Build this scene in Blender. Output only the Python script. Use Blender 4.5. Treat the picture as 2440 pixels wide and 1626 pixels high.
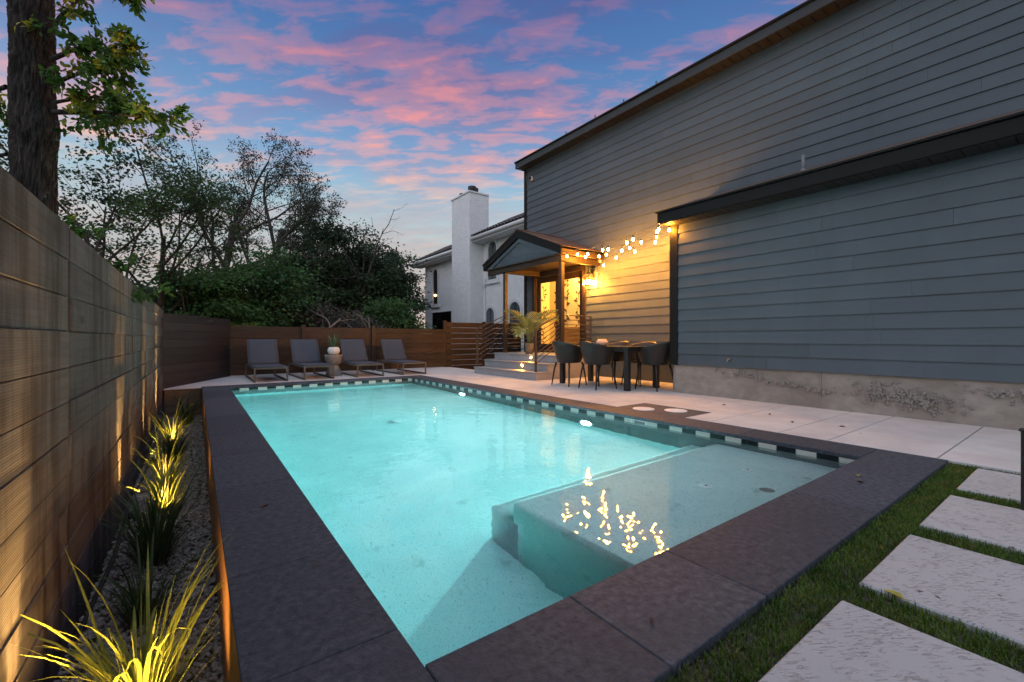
import bpy, bmesh, math, random
import numpy as np
from mathutils import Vector, Matrix
R = math.radians
for o in list(bpy.data.objects): bpy.data.objects.remove(o)
SC = bpy.context.scene
COL = SC.collection

# ------------------------------------------------------------------ camera, world, sun, exposure
cam_d = bpy.data.cameras.new('camera'); cam = bpy.data.objects.new('camera', cam_d); COL.objects.link(cam)
cam_d.sensor_width = 36.0; cam_d.lens = 1037.3 / 2440 * 36; cam_d.shift_y = -5.3 / 2440
cam_d.clip_start = 0.02; cam_d.clip_end = 2000
cam.location = (0, 0, 0.853); cam.rotation_euler = (R(90), 0, R(-36.02))
SC.camera = cam
SC.view_settings.view_transform = 'Standard'; SC.view_settings.look = 'None'
SC.view_settings.gamma = 1.0; SC.view_settings.use_curve_mapping = False
SC.view_settings.exposure = 0.0
try:
    SC.cycles.use_denoising = True
    SC.cycles.max_bounces = 10; SC.cycles.transmission_bounces = 8; SC.cycles.diffuse_bounces = 4
    SC.cycles.transparent_max_bounces = 12
    SC.cycles.sample_clamp_indirect = 4.0; SC.cycles.sample_clamp_direct = 0.0
    SC.cycles.caustics_refractive = True; SC.cycles.caustics_reflective = True
    SC.cycles.blur_glossy = 0.3
except Exception: pass

def nd(t, typ, props=None, **ins):
    n = t.nodes.new(typ)
    for k, v in (props or {}).items(): setattr(n, k, v)
    for k, v in ins.items():
        k = k.replace('_', ' ') if k not in n.inputs else k
        if isinstance(k, str) and k.isdigit(): k = int(k)
        s = n.inputs[k]
        if isinstance(v, bpy.types.NodeSocket): t.links.new(v, s)
        else: s.default_value = v
    return n
def lk(t, a, b): t.links.new(a, b)
def math_(t, op, a, b=0.0, c=None, clamp=False):
    n = t.nodes.new('ShaderNodeMath'); n.operation = op; n.use_clamp = clamp
    for i, v in enumerate((a, b) if c is None else (a, b, c)):
        if isinstance(v, bpy.types.NodeSocket): t.links.new(v, n.inputs[i])
        else: n.inputs[i].default_value = v
    return n.outputs[0]
def mixc(t, fac, a, b, bt='MIX'):
    n = t.nodes.new('ShaderNodeMix'); n.data_type = 'RGBA'; n.blend_type = bt
    for s, v in ((n.inputs[0], fac), (n.inputs[6], a), (n.inputs[7], b)):
        if isinstance(v, bpy.types.NodeSocket): t.links.new(v, s)
        elif isinstance(v, (int, float)): s.default_value = v
        else: s.default_value = (*v, 1) if len(v) == 3 else v
    return n.outputs[2]
def ramp(t, fac, stops, interp='LINEAR'):
    n = t.nodes.new('ShaderNodeValToRGB'); t.links.new(fac, n.inputs[0]); cr = n.color_ramp; cr.interpolation = interp
    while len(cr.elements) < len(stops): cr.elements.new(0.5)
    for e, (p, c) in zip(cr.elements, stops):
        e.position = p; e.color = (*c, 1) if hasattr(c, '__len__') else (c, c, c, 1)
    return n.outputs[0]

SUN_AZ, SUN_EL = 30.0, 2.0        # where the sun has just gone down: beyond the far trees, azimuth from +Y to +X
world = bpy.data.worlds.new('World'); SC.world = world; world.use_nodes = True
def build_world():
    t = world.node_tree; t.nodes.clear()
    tc = nd(t, 'ShaderNodeTexCoord'); d = tc.outputs['Generated']
    sep = nd(t, 'ShaderNodeSeparateXYZ', Vector=d); x, y, z = sep.outputs
    z0 = math_(t, 'MAXIMUM', z, 0.0)
    sky = nd(t, 'ShaderNodeTexSky', {'sky_type': 'NISHITA', 'sun_disc': False, 'sun_elevation': R(SUN_EL), 'sun_rotation': R(SUN_AZ), 'ozone_density': 3.0, 'air_density': 1.0, 'dust_density': 0.6})
    nish = mixc(t, 1.0, sky.outputs[0], (0.10, 0.10, 0.10), 'MULTIPLY')
    base = ramp(t, z0, [(0.0, (0.58, 0.50, 0.46)), (0.14, (0.56, 0.52, 0.50)), (0.20, (0.56, 0.65, 0.66)), (0.255, (0.50, 0.69, 0.75)), (0.30, (0.40, 0.62, 0.76)), (0.36, (0.26, 0.465, 0.73)), (0.44, (0.165, 0.335, 0.62)), (0.54, (0.092, 0.225, 0.51)), (0.66, (0.05, 0.145, 0.42)), (1.0, (0.03, 0.09, 0.30))])
    base = mixc(t, 0.12, base, nish)
    # cloud deck: directions projected on a plane overhead
    zz = math_(t, 'ADD', z0, 0.10)
    u = math_(t, 'DIVIDE', x, zz); v = math_(t, 'DIVIDE', y, zz)
    p = nd(t, 'ShaderNodeCombineXYZ', X=u, Y=v, Z=0.0).outputs[0]
    mp = nd(t, 'ShaderNodeMapping', Vector=p, Rotation=(0, 0, R(40))).outputs[0]
    mp = nd(t, 'ShaderNodeMapping', Vector=mp, Scale=(0.46, 1.0, 1.0), Location=(9.7, 3.3, 0)).outputs[0]
    n1 = nd(t, 'ShaderNodeTexNoise', Vector=mp, Scale=12.0, Detail=7.0, Roughness=0.56, Distortion=0.3).outputs[0]
    n2 = nd(t, 'ShaderNodeTexNoise', Vector=mp, Scale=1.7, Detail=4.0, Roughness=0.55, Distortion=0.3).outputs[0]
    n3 = nd(t, 'ShaderNodeTexNoise', Vector=mp, Scale=2.8, Detail=8.0, Roughness=0.62, Distortion=0.4).outputs[0]
    big = math_(t, 'MULTIPLY', math_(t, 'SUBTRACT', n2, 0.50), 0.80)
    cov = math_(t, 'ADD', n1, big)
    # veil of mauve-grey cloud, then the lit coral edges in it
    veil = ramp(t, math_(t, 'ADD', n3, big), [(0.34, 0.05), (0.62, 0.82)], 'EASE')
    veilc = ramp(t, z0, [(0.0, (0.52, 0.48, 0.47)), (0.2, (0.50, 0.50, 0.52)), (0.3, (0.42, 0.47, 0.58)), (0.4, (0.27, 0.31, 0.53)), (0.5, (0.145, 0.175, 0.39)), (0.66, (0.075, 0.10, 0.29)), (1.0, (0.06, 0.08, 0.26))])
    lit = ramp(t, cov, [(0.41, 0.0), (0.56, 0.40), (0.74, 0.95)], 'EASE')
    litc = ramp(t, z0, [(0.0, (0.80, 0.50, 0.42)), (0.2, (0.84, 0.56, 0.46)), (0.30, (1.0, 0.64, 0.47)), (0.36, (1.0, 0.47, 0.38)), (0.44, (0.88, 0.34, 0.34)), (0.54, (0.56, 0.23, 0.32)), (0.66, (0.32, 0.16, 0.30)), (1.0, (0.16, 0.10, 0.26))])
    # the lit cloud thins out in a band just above the horizon glow
    band = ramp(t, z0, [(0.0, 0.6), (0.20, 0.35), (0.265, 0.12), (0.31, 0.85), (0.40, 1.0), (0.56, 0.85), (1.0, 0.5)])
    c = mixc(t, veil, base, veilc)
    c = mixc(t, math_(t, 'MULTIPLY', lit, band), c, litc)
    # below the horizon: dim earth
    c = mixc(t, ramp(t, math_(t, 'ADD', z, 0.5), [(0.48, 1.0), (0.5, 0.0)]), c, (0.05, 0.05, 0.05))
    bg = nd(t, 'ShaderNodeBackground', Color=c, Strength=1.0)
    out = nd(t, 'ShaderNodeOutputWorld'); lk(t, bg.outputs[0], out.inputs[0])
build_world()
# the broad soft light of the dusk sky overhead
sun_d = bpy.data.lights.new('sun', 'SUN'); sun_d.energy = 2.0; sun_d.angle = R(120); sun_d.color = (0.90, 0.98, 1.0)
sun = bpy.data.objects.new('sun', sun_d); COL.objects.link(sun); sun.rotation_euler = Vector((0.50, 0.22, -0.84)).to_track_quat('-Z', 'Y').to_euler()

# ------------------------------------------------------------------ materials
MATS = {}
def newmat(name):
    m = bpy.data.materials.new(name); m.use_nodes = True; MATS[name] = m
    t = m.node_tree; b = t.nodes['Principled BSDF']
    return m, t, b
def pos(t): return nd(t, 'ShaderNodeNewGeometry').outputs['Position']
def mp_(t, vec, scale=(1, 1, 1), rot=(0, 0, 0), loc=(0, 0, 0)):
    return nd(t, 'ShaderNodeMapping', Vector=vec, Scale=scale, Rotation=rot, Location=loc).outputs[0]
def noise(t, vec, scale, detail=4.0, rough=0.55, dist=0.0):
    return nd(t, 'ShaderNodeTexNoise', Vector=vec, Scale=scale, Detail=detail, Roughness=rough, Distortion=dist).outputs[0]
def bump(t, b, h, strength=0.3, dist=0.01):
    n = nd(t, 'ShaderNodeBump', Height=h, Strength=strength, Distance=dist); lk(t, n.outputs[0], b.inputs['Normal']); return n
def rnd(t): return nd(t, 'ShaderNodeObjectInfo').outputs['Random']

def mottled(name, c1, c2, scale=6.0, rough=0.6, bstr=0.25, bscale=40.0, stretch=(1, 1, 1), vary=0.12, metal=0.0, spec=0.5, bdist=0.004, lo=0.35, hi=0.68, c3=None, s3=1.2, objvec=False):
    """two tones broken by noise, an optional third in larger stains, fine bump, a little difference from piece to piece"""
    m, t, b = newmat(name)
    p = nd(t, 'ShaderNodeTexCoord').outputs['Object'] if objvec else pos(t)
    q = mp_(t, p, stretch)
    f = ramp(t, noise(t, q, scale, 6.0, 0.6, 0.2), [(lo, 0.0), (hi, 1.0)])
    c = mixc(t, f, c1, c2)
    if c3: c = mixc(t, ramp(t, noise(t, p, s3, 4.0, 0.6, 0.6), [(0.48, 0.0), (0.72, 0.75)]), c, c3)
    k = math_(t, 'ADD', 1.0 - vary, math_(t, 'MULTIPLY', rnd(t), 2 * vary))
    hs = nd(t, 'ShaderNodeHueSaturation', Color=c, Value=k); lk(t, hs.outputs[0], b.inputs['Base Color'])
    b.inputs['Roughness'].default_value = rough; b.inputs['Metallic'].default_value = metal; b.inputs['Specular IOR Level'].default_value = spec
    if bstr: bump(t, b, noise(t, mp_(t, p, stretch), bscale, 5.0, 0.65), bstr, bdist)
    return m

def wood(name, c1, c2, grain_axis='Y', rough=0.6, vary=0.2, stain=None, ribs=0.0, spec=0.35):
    """stained boards: long grain along one axis, knots, darker weather stains"""
    m, t, b = newmat(name); p = pos(t)
    off = nd(t, 'ShaderNodeVectorMath', {'operation': 'ADD'}); lk(t, p, off.inputs[0])
    rv = nd(t, 'ShaderNodeCombineXYZ', X=math_(t, 'MULTIPLY', rnd(t), 37.0), Y=math_(t, 'MULTIPLY', rnd(t), 91.0), Z=math_(t, 'MULTIPLY', rnd(t), 17.0)).outputs[0]
    lk(t, rv, off.inputs[1]); p2 = off.outputs[0]
    sc = {'X': (0.9, 14, 14), 'Y': (14, 0.9, 14), 'Z': (14, 14, 0.9)}[grain_axis]
    g = noise(t, mp_(t, p2, sc), 2.2, 7.0, 0.62, 0.8)
    sc2 = tuple(1.0 if s < 1 else s * 5 for s in sc)
    fine = noise(t, mp_(t, p2, sc2), 1.6, 4.0, 0.6, 0.0)
    c = mixc(t, ramp(t, g, [(0.32, 0.0), (0.66, 1.0)]), c1, c2)
    c = mixc(t, math_(t, 'MULTIPLY', fine, 0.5), c, tuple(k * 0.45 for k in c1))
    vk = nd(t, 'ShaderNodeTexVoronoi', Vector=mp_(t, p2, tuple(k * (0.16 if k > 1 else 0.8) for k in sc)), Scale=2.0).outputs['Distance']
    c = mixc(t, ramp(t, vk, [(0.03, 0.85), (0.12, 0.0)]), c, tuple(k * 0.3 for k in c1))
    if stain:
        drip = noise(t, mp_(t, p, (9, 9, 0.9)), 1.0, 5.0, 0.6, 0.3)
        big = noise(t, p, 1.1, 3.0)
        c = mixc(t, ramp(t, math_(t, 'ADD', drip, math_(t, 'MULTIPLY', math_(t, 'SUBTRACT', big, 0.5), 0.9)), [(0.45, 0.0), (0.64, 0.85)]), c, stain)
    k = math_(t, 'ADD', 1.0 - vary, math_(t, 'MULTIPLY', rnd(t), 2 * vary))
    hs = nd(t, 'ShaderNodeHueSaturation', Color=c, Value=k); lk(t, hs.outputs[0], b.inputs['Base Color'])
    b.inputs['Roughness'].default_value = rough; b.inputs['Specular IOR Level'].default_value = spec
    h = math_(t, 'ADD', math_(t, 'MULTIPLY', fine, 0.7), g)
    if ribs:
        wv = nd(t, 'ShaderNodeTexWave', {'wave_type': 'BANDS', 'bands_direction': 'Z'}, Vector=p2, Scale=ribs, Distortion=1.2, Detail=3.0, Detail_Scale=6.0).outputs['Fac']
        h = math_(t, 'ADD', h, math_(t, 'MULTIPLY', wv, 0.35))
    bump(t, b, h, 0.45, 0.004)
    return m

def plain(name, c, rough=0.5, metal=0.0, spec=0.5, vary=0.08, bstr=0.08):
    return mottled(name, tuple(k * 0.9 for k in c), c, 12.0, rough, bstr, 90.0, vary=vary, metal=metal, spec=spec, bdist=0.001)

def emit(name, c, s):
    m, t, b = newmat(name); b.inputs['Base Color'].default_value = (*c, 1)
    b.inputs['Emission Color'].default_value = (*c, 1); b.inputs['Emission Strength'].default_value = s
    return m

def foliage(name, c1, c2, trans=0.35, rough=0.5, scale=3.0, c3=None):
    m, t, b = newmat(name); p = pos(t)
    f = ramp(t, noise(t, p, scale, 4.0, 0.6), [(0.38, 0.0), (0.64, 1.0)])
    c = mixc(t, f, c1, c2)
    if c3: c = mixc(t, ramp(t, noise(t, mp_(t, p, loc=(5, 3, 1)), scale * 1.7, 3.0), [(0.56, 0.0), (0.66, 0.9)]), c, c3)
    f2 = noise(t, p, 60.0, 1.0)
    hs = nd(t, 'ShaderNodeHueSaturation', Color=c, Value=math_(t, 'ADD', 0.6, math_(t, 'MULTIPLY', f2, 0.8)))
    lk(t, hs.outputs[0], b.inputs['Base Color']); b.inputs['Roughness'].default_value = rough; b.inputs['Specular IOR Level'].default_value = 0.3
    tr = nd(t, 'ShaderNodeBsdfTranslucent'); lk(t, hs.outputs[0], tr.inputs[0])
    mx = nd(t, 'ShaderNodeMixShader', Fac=trans); lk(t, b.outputs[0], mx.inputs[1]); lk(t, tr.outputs[0], mx.inputs[2])
    lk(t, mx.outputs[0], t.nodes['Material Output'].inputs[0])
    return m

def siding_mat(name, c):
    m, t, b = newmat(name); p = pos(t)
    g = noise(t, mp_(t, p, (6, 0.7, 30)), 3.0, 5.0, 0.6, 0.4)
    big = noise(t, p, 1.3, 3.0)
    cc = mixc(t, ramp(t, big, [(0.35, 0.0), (0.7, 1.0)]), tuple(k * 0.93 for k in c), tuple(min(1, k * 1.06) for k in c))
    streak = noise(t, mp_(t, p, (1.0, 5.0, 0.35)), 1.2, 4.0, 0.6)
    cc = mixc(t, ramp(t, streak, [(0.50, 0.0), (0.75, 0.30)]), cc, tuple(k * 0.62 for k in c))
    fine = noise(t, mp_(t, p, (1.0, 3.0, 60.0)), 4.0, 3.0, 0.6)
    hs = nd(t, 'ShaderNodeHueSaturation', Color=cc, Value=math_(t, 'ADD', math_(t, 'ADD', 0.84, math_(t, 'MULTIPLY', rnd(t), 0.18)), math_(t, 'MULTIPLY', fine, 0.14)))
    lk(t, hs.outputs[0], b.inputs['Base Color']); b.inputs['Roughness'].default_value = 0.55; b.inputs['Specular IOR Level'].default_value = 0.35
    bump(t, b, g, 0.25, 0.002)
    return m
siding_mat('siding', (0.070, 0.089, 0.106))
plain('trim', (0.010, 0.0098, 0.0096), 0.7, 0.0, 0.2)
plain('soffit', (0.016, 0.015, 0.014), 0.6)
plain('fascia_wood', (0.052, 0.056, 0.062), 0.7, 0.0, 0.2)
mottled('foundation', (0.24, 0.205, 0.175), (0.33, 0.285, 0.245), 7.0, 0.9, 0.6, 30.0, (1, 1, 1.6), bdist=0.008, c3=(0.19, 0.155, 0.125), s3=1.4)
mottled('concrete', (0.45, 0.44, 0.43), (0.55, 0.535, 0.52), 2.5, 0.85, 0.35, 120.0, vary=0.04, c3=(0.41, 0.385, 0.385), s3=1.6, bdist=0.003)
mottled('coping', (0.041, 0.047, 0.060), (0.088, 0.098, 0.116), 34.0, 0.6, 1.0, 55.0, (1, 1, 1), vary=0.15, spec=0.12, c3=(0.054, 0.059, 0.073), s3=3.0, bdist=0.008)
plain('grout', (0.16, 0.15, 0.15), 0.9)
mottled('soil', (0.05, 0.04, 0.03), (0.10, 0.085, 0.07), 14.0, 0.95, 0.9, 60.0, bdist=0.02)
mottled('earth', (0.035, 0.035, 0.02), (0.07, 0.06, 0.04), 0.8, 0.95, 0.5, 8.0, bdist=0.05)
wood('fence_grey', (0.072, 0.072, 0.075), (0.118, 0.117, 0.119), 'Y', 0.7, 0.20, stain=(0.026, 0.021, 0.018), ribs=34.0, spec=0.12)
wood('fence_brown', (0.026, 0.015, 0.009), (0.078, 0.042, 0.022), 'X', 0.55, 0.22)
wood('fence_dark', (0.018, 0.015, 0.015), (0.036, 0.029, 0.028), 'X', 0.6, 0.2)
wood('porch_wood', (0.034, 0.021, 0.013), (0.058, 0.036, 0.021), 'Y', 0.5, 0.12)
wood('planter_wood', (0.13, 0.088, 0.055), (0.19, 0.13, 0.085), 'X', 0.7, 0.12)
wood('door_wood', (0.028, 0.017, 0.012), (0.045, 0.027, 0.018), 'Z', 0.4, 0.1)
mottled('shingle', (0.075, 0.040, 0.026), (0.14, 0.080, 0.055), 30.0, 0.9, 0.6, 150.0, vary=0.3)
plain('steel', (0.03, 0.028, 0.026), 0.4, 0.0)
plain('bronze_steel', (0.075, 0.056, 0.042), 0.4, 0.2)
plain('edging', (0.32, 0.17, 0.075), 0.5, 0.4)  # golden lamp light put into the colour of the steel
mottled('step_board', (0.26, 0.26, 0.275), (0.31, 0.31, 0.32), 5.0, 0.6, 0.12, 60.0)
mottled('stucco', (0.72, 0.72, 0.735), (0.80, 0.80, 0.80), 4.0, 0.95, 1.0, 14.0, vary=0.02, bdist=0.05)
plain('white_trim', (0.66, 0.66, 0.66), 0.6)
mottled('roof_tile', (0.07, 0.06, 0.055), (0.13, 0.11, 0.10), 9.0, 0.8, 0.3, 50.0, vary=0.25)
plain('black_metal', (0.015, 0.014, 0.013), 0.45)
plain('chair_shell', (0.013, 0.012, 0.012), 0.42)
plain('table_top', (0.016, 0.015, 0.015), 0.3)
plain('lounger_metal', (0.12, 0.105, 0.09), 0.45, 0.3)
def sling():
    m, t, b = newmat('sling'); p = nd(t, 'ShaderNodeTexCoord').outputs['Object']
    a = nd(t, 'ShaderNodeTexWave', {'bands_direction': 'X'}, Vector=p, Scale=90.0).outputs['Fac']
    c = nd(t, 'ShaderNodeTexWave', {'bands_direction': 'Y'}, Vector=p, Scale=90.0).outputs['Fac']
    w = math_(t, 'MULTIPLY', a, c); n = noise(t, p, 30.0, 3.0)
    col = mixc(t, math_(t, 'ADD', math_(t, 'MULTIPLY', w, 0.5), math_(t, 'MULTIPLY', n, 0.5)), (0.026, 0.033, 0.049), (0.062, 0.074, 0.100))
    lk(t, col, b.inputs['Base Color']); b.inputs['Roughness'].default_value = 0.75; bump(t, b, w, 0.4, 0.002)
sling()
mottled('stone_table', (0.19, 0.165, 0.15), (0.27, 0.235, 0.21), 9.0, 0.75, 0.3, 60.0)
plain('white_ceramic', (0.74, 0.71, 0.67), 0.45)
plain('clay', (0.62, 0.42, 0.30), 0.7)
wood('wicker', (0.13, 0.10, 0.075), (0.19, 0.15, 0.115), 'X', 0.7, 0.0, ribs=18.0)
mottled('bark', (0.017, 0.014, 0.012), (0.062, 0.051, 0.043), 9.0, 0.95, 1.0, 11.0, (2.4, 2.4, 0.7), vary=0.0, bdist=0.06)
mottled('bark_grey', (0.045, 0.038, 0.034), (0.09, 0.078, 0.070), 12.0, 0.95, 0.6, 30.0, (2, 2, 0.7), vary=0.0, bdist=0.02)
mottled('dead_wood', (0.12, 0.105, 0.095), (0.19, 0.17, 0.16), 12.0, 0.9, 0.4, 30.0, vary=0.0)
foliage('leaf_near', (0.035, 0.090, 0.020), (0.080, 0.175, 0.024), 0.5, 0.4, 2.6, (0.36, 0.34, 0.03))  # the yellow third tone paints highlights into the leaf clusters
foliage('leaf_mimosa', (0.026, 0.048, 0.020), (0.062, 0.120, 0.036), 0.3, 0.5, 0.9)
foliage('leaf_oak', (0.030, 0.038, 0.020), (0.055, 0.060, 0.036), 0.25, 0.6, 0.8)
foliage('leaf_dark', (0.022, 0.042, 0.020), (0.045, 0.085, 0.035), 0.25, 0.5, 0.7)
foliage('leaf_green', (0.036, 0.085, 0.028), (0.078, 0.175, 0.052), 0.3, 0.5, 0.9)
foliage('leaf_grey', (0.050, 0.050, 0.044), (0.090, 0.088, 0.076), 0.2, 0.7, 0.8)
foliage('leaf_yellow', (0.05, 0.085, 0.016), (0.16, 0.17, 0.03), 0.35, 0.5, 2.0)
foliage('leaf_juniper', (0.010, 0.016, 0.009), (0.020, 0.030, 0.014), 0.1, 0.7, 1.0)
foliage('leaf_palm', (0.16, 0.21, 0.08), (0.28, 0.33, 0.15), 0.35, 0.4, 4.0)
foliage('leaf_grass_lit', (0.17, 0.23, 0.045), (0.26, 0.32, 0.06), 0.45, 0.4, 6.0)  # brighter copy of the grass, lamp light put into its colour
foliage('leaf_grass_unlit', (0.030, 0.060, 0.018), (0.055, 0.095, 0.028), 0.4, 0.45, 6.0)  # darker copy of the same grass for the clumps left unlit
foliage('leaf_straw', (0.14, 0.10, 0.055), (0.24, 0.18, 0.10), 0.3, 0.7, 8.0)
foliage('leaf_aloe', (0.045, 0.10, 0.035), (0.12, 0.18, 0.09), 0.2, 0.4, 10.0)
foliage('turf', (0.048, 0.100, 0.014), (0.095, 0.165, 0.024), 0.3, 0.5, 5.0, (0.125, 0.155, 0.034))
foliage('leaf_fallen', (0.45, 0.36, 0.05), (0.50, 0.42, 0.10), 0.3, 0.6, 20.0)
plain('leaf_dry', (0.07, 0.05, 0.035), 0.8)
mottled('pebble', (0.15, 0.14, 0.13), (0.31, 0.29, 0.27), 28.0, 0.8, 0.3, 120.0, vary=0.0, lo=0.42, hi=0.58)
def slab_mat():
    m, t, b = newmat('paver'); p = pos(t)
    q = mp_(t, p, (1, 1, 1), (0, 0, R(33)))
    n = noise(t, mp_(t, q, (26.0, 120.0, 1.0)), 1.0, 4.0, 0.62, 0.5)
    gate = noise(t, p, 14.0, 3.0)
    tear = math_(t, 'MULTIPLY', ramp(t, n, [(0.40, 1.0), (0.455, 0.0)]), ramp(t, gate, [(0.42, 0.0), (0.56, 1.0)]))
    pit = noise(t, p, 170.0, 3.0)
    c = mixc(t, noise(t, p, 3.0, 4.0), (0.35, 0.35, 0.35), (0.43, 0.43, 0.425))
    c = mixc(t, math_(t, 'MULTIPLY', tear, 0.28), c, (0.22, 0.215, 0.225))
    lk(t, c, b.inputs['Base Color']); b.inputs['Roughness'].default_value = 0.9
    h = math_(t, 'ADD', math_(t, 'MULTIPLY', tear, -1.0), math_(t, 'MULTIPLY', pit, 0.35))
    bump(t, b, h, 0.8, 0.004)
slab_mat()
def plaster_mat():
    m, t, b = newmat('plaster'); p = pos(t)
    sp = noise(t, p, 105.0, 2.0, 0.7); big = noise(t, p, 2.2, 4.0, 0.6, 0.5); spots = noise(t, p, 7.0, 3.0, 0.55)
    c = mixc(t, ramp(t, big, [(0.35, 0.0), (0.7, 1.0)]), (0.56, 0.68, 0.67), (0.70, 0.78, 0.76))
    c = mixc(t, ramp(t, sp, [(0.55, 0.0), (0.66, 0.5)]), c, (0.20, 0.26, 0.27))
    c = mixc(t, ramp(t, spots, [(0.64, 0.0), (0.76, 0.5)]), c, (0.22, 0.30, 0.28))
    lk(t, c, b.inputs['Base Color']); b.inputs['Roughness'].default_value = 0.8
    bump(t, b, sp, 0.2, 0.002)
plaster_mat()
def tile_mat(name, c):
    m, t, b = newmat(name); lk(t, mixc(t, noise(t, pos(t), 30.0), tuple(k * .8 for k in c), c), b.inputs['Base Color'])
    b.inputs['Roughness'].default_value = 0.3; b.inputs['Specular IOR Level'].default_value = 0.25
tile_mat('tile_dark', (0.006, 0.010, 0.012)); tile_mat('tile_light', (0.56, 0.54, 0.49))
def water_mat():
    m, t, b = newmat('water'); t.nodes.remove(b); p = pos(t)
    g = nd(t, 'ShaderNodeBsdfGlass', Color=(1, 1, 1, 1), Roughness=0.0, IOR=1.33)
    n1 = noise(t, mp_(t, p, (1.0, 1.0, 1)), 2.6, 2.0, 0.5, 0.6); n2 = noise(t, mp_(t, p, (1, 1, 1)), 11.0, 2.0, 0.5, 0.3)
    h = math_(t, 'ADD', n1, math_(t, 'MULTIPLY', n2, 0.34))
    bp = nd(t, 'ShaderNodeBump', Height=h, Strength=1.0, Distance=0.0042); lk(t, bp.outputs[0], g.inputs['Normal'])
    out = t.nodes['Material Output']; lk(t, g.outputs[0], out.inputs['Surface'])
    va = nd(t, 'ShaderNodeVolumeAbsorption', Color=(0.08, 0.87, 0.885, 1), Density=0.29); lk(t, va.outputs[0], out.inputs['Volume'])
water_mat()
def glass_mat(name, tint=(1, 1, 1), rough=0.02, fac=0.12):
    m, t, b = newmat(name); t.nodes.remove(b)
    tr = nd(t, 'ShaderNodeBsdfTransparent', Color=(*tint, 1)); gl = nd(t, 'ShaderNodeBsdfGlossy', Roughness=rough)
    fr = nd(t, 'ShaderNodeLayerWeight', Blend=0.5)
    mx = nd(t, 'ShaderNodeMixShader', Fac=math_(t, 'ADD', math_(t, 'MULTIPLY', math_(t, 'POWER', fr.outputs['Facing'], 4.0), 0.6), fac, clamp=True)); lk(t, tr.outputs[0], mx.inputs[1]); lk(t, gl.outputs[0], mx.inputs[2])
    lk(t, mx.outputs[0], t.nodes['Material Output'].inputs[0])
glass_mat('glass', (0.96, 0.96, 0.94), 0.02, 0.02)
def dark_glass(name, c):
    m, t, b = newmat(name); lk(t, mixc(t, noise(t, pos(t), 2.0), tuple(k * .6 for k in c), c), b.inputs['Base Color']); b.inputs['Roughness'].default_value = 0.06
dark_glass('window_glass', (0.028, 0.032, 0.038)); dark_glass('window_glass_pale', (0.10, 0.125, 0.14)); dark_glass('black_glass', (0.008, 0.008, 0.009))
WARM = (1.0, 0.56, 0.14)
emit('bulb_glow', (1.0, 0.36, 0.035), 1600.0)
emit('lantern_glow', (1.0, 0.39, 0.045), 4600.0)
emit('step_glow', (1.0, 0.40, 0.05), 1000.0)
emit('pool_glow', (0.82, 1.0, 0.99), 5600.0)
emit('spike_glow', (1.0, 0.58, 0.16), 14.0)
emit('room_glow', (1.0, 0.56, 0.14), 1300.0)
emit('far_lamp', (1.0, 0.6, 0.2), 12.0)
mottled('room_paper', (0.80, 0.66, 0.36), (0.86, 0.74, 0.46), 2.0, 0.9, 0.1, 30.0)
plain('print_dark', (0.10, 0.065, 0.03), 0.8)
plain('room_wood', (0.45, 0.25, 0.07), 0.6)
plain('rubber', (0.01, 0.01, 0.01), 0.5)
plain('pvc', (0.16, 0.175, 0.19), 0.6)
plain('fitting_white', (0.75, 0.75, 0.75), 0.4)

# ------------------------------------------------------------------ mesh helpers
ORG = {}
def origin(o):
    while o.parent is not None: o = o.parent
    return ORG.get(o.name, Vector((0, 0, 0)))
def place(o, parent=None):
    COL.objects.link(o)
    if parent is not None: o.parent = parent
    return o
def tag(o, label=None, cat=None, group=None, kind=None):
    for k, v in (('label', label), ('category', cat), ('group', group), ('kind', kind)):
        if v: o[k] = v
    return o
def thing(name, label, cat, loc=(0, 0, 0), group=None):
    o = bpy.data.objects.new(name, None); o.empty_display_size = 0.1; COL.objects.link(o); o.location = loc
    ORG[o.name] = Vector(loc); return tag(o, label, cat, group)
def mesh_np(name, v, f, mat, smooth=False):
    v = np.asarray(v, np.float32); me = bpy.data.meshes.new(name)
    if isinstance(f, np.ndarray):
        k = f.shape[1]; n = len(f); loops = f.astype(np.int32).ravel(); starts = np.arange(0, n * k, k, dtype=np.int32); tot = np.full(n, k, np.int32)
    else:
        tot = np.array([len(a) for a in f], np.int32); n = len(f); loops = np.array([i for a in f for i in a], np.int32); starts = np.concatenate(([0], np.cumsum(tot)[:-1])).astype(np.int32)
    me.vertices.add(len(v)); me.vertices.foreach_set('co', v.ravel())
    me.loops.add(len(loops)); me.loops.foreach_set('vertex_index', loops)
    me.polygons.add(n); me.polygons.foreach_set('loop_start', starts); me.polygons.foreach_set('loop_total', tot)
    me.polygons.foreach_set('use_smooth', np.full(n, bool(smooth)))
    me.update(calc_edges=True); me.validate()
    if mat: me.materials.append(MATS[mat])
    return me
_cb_faces = None
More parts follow.
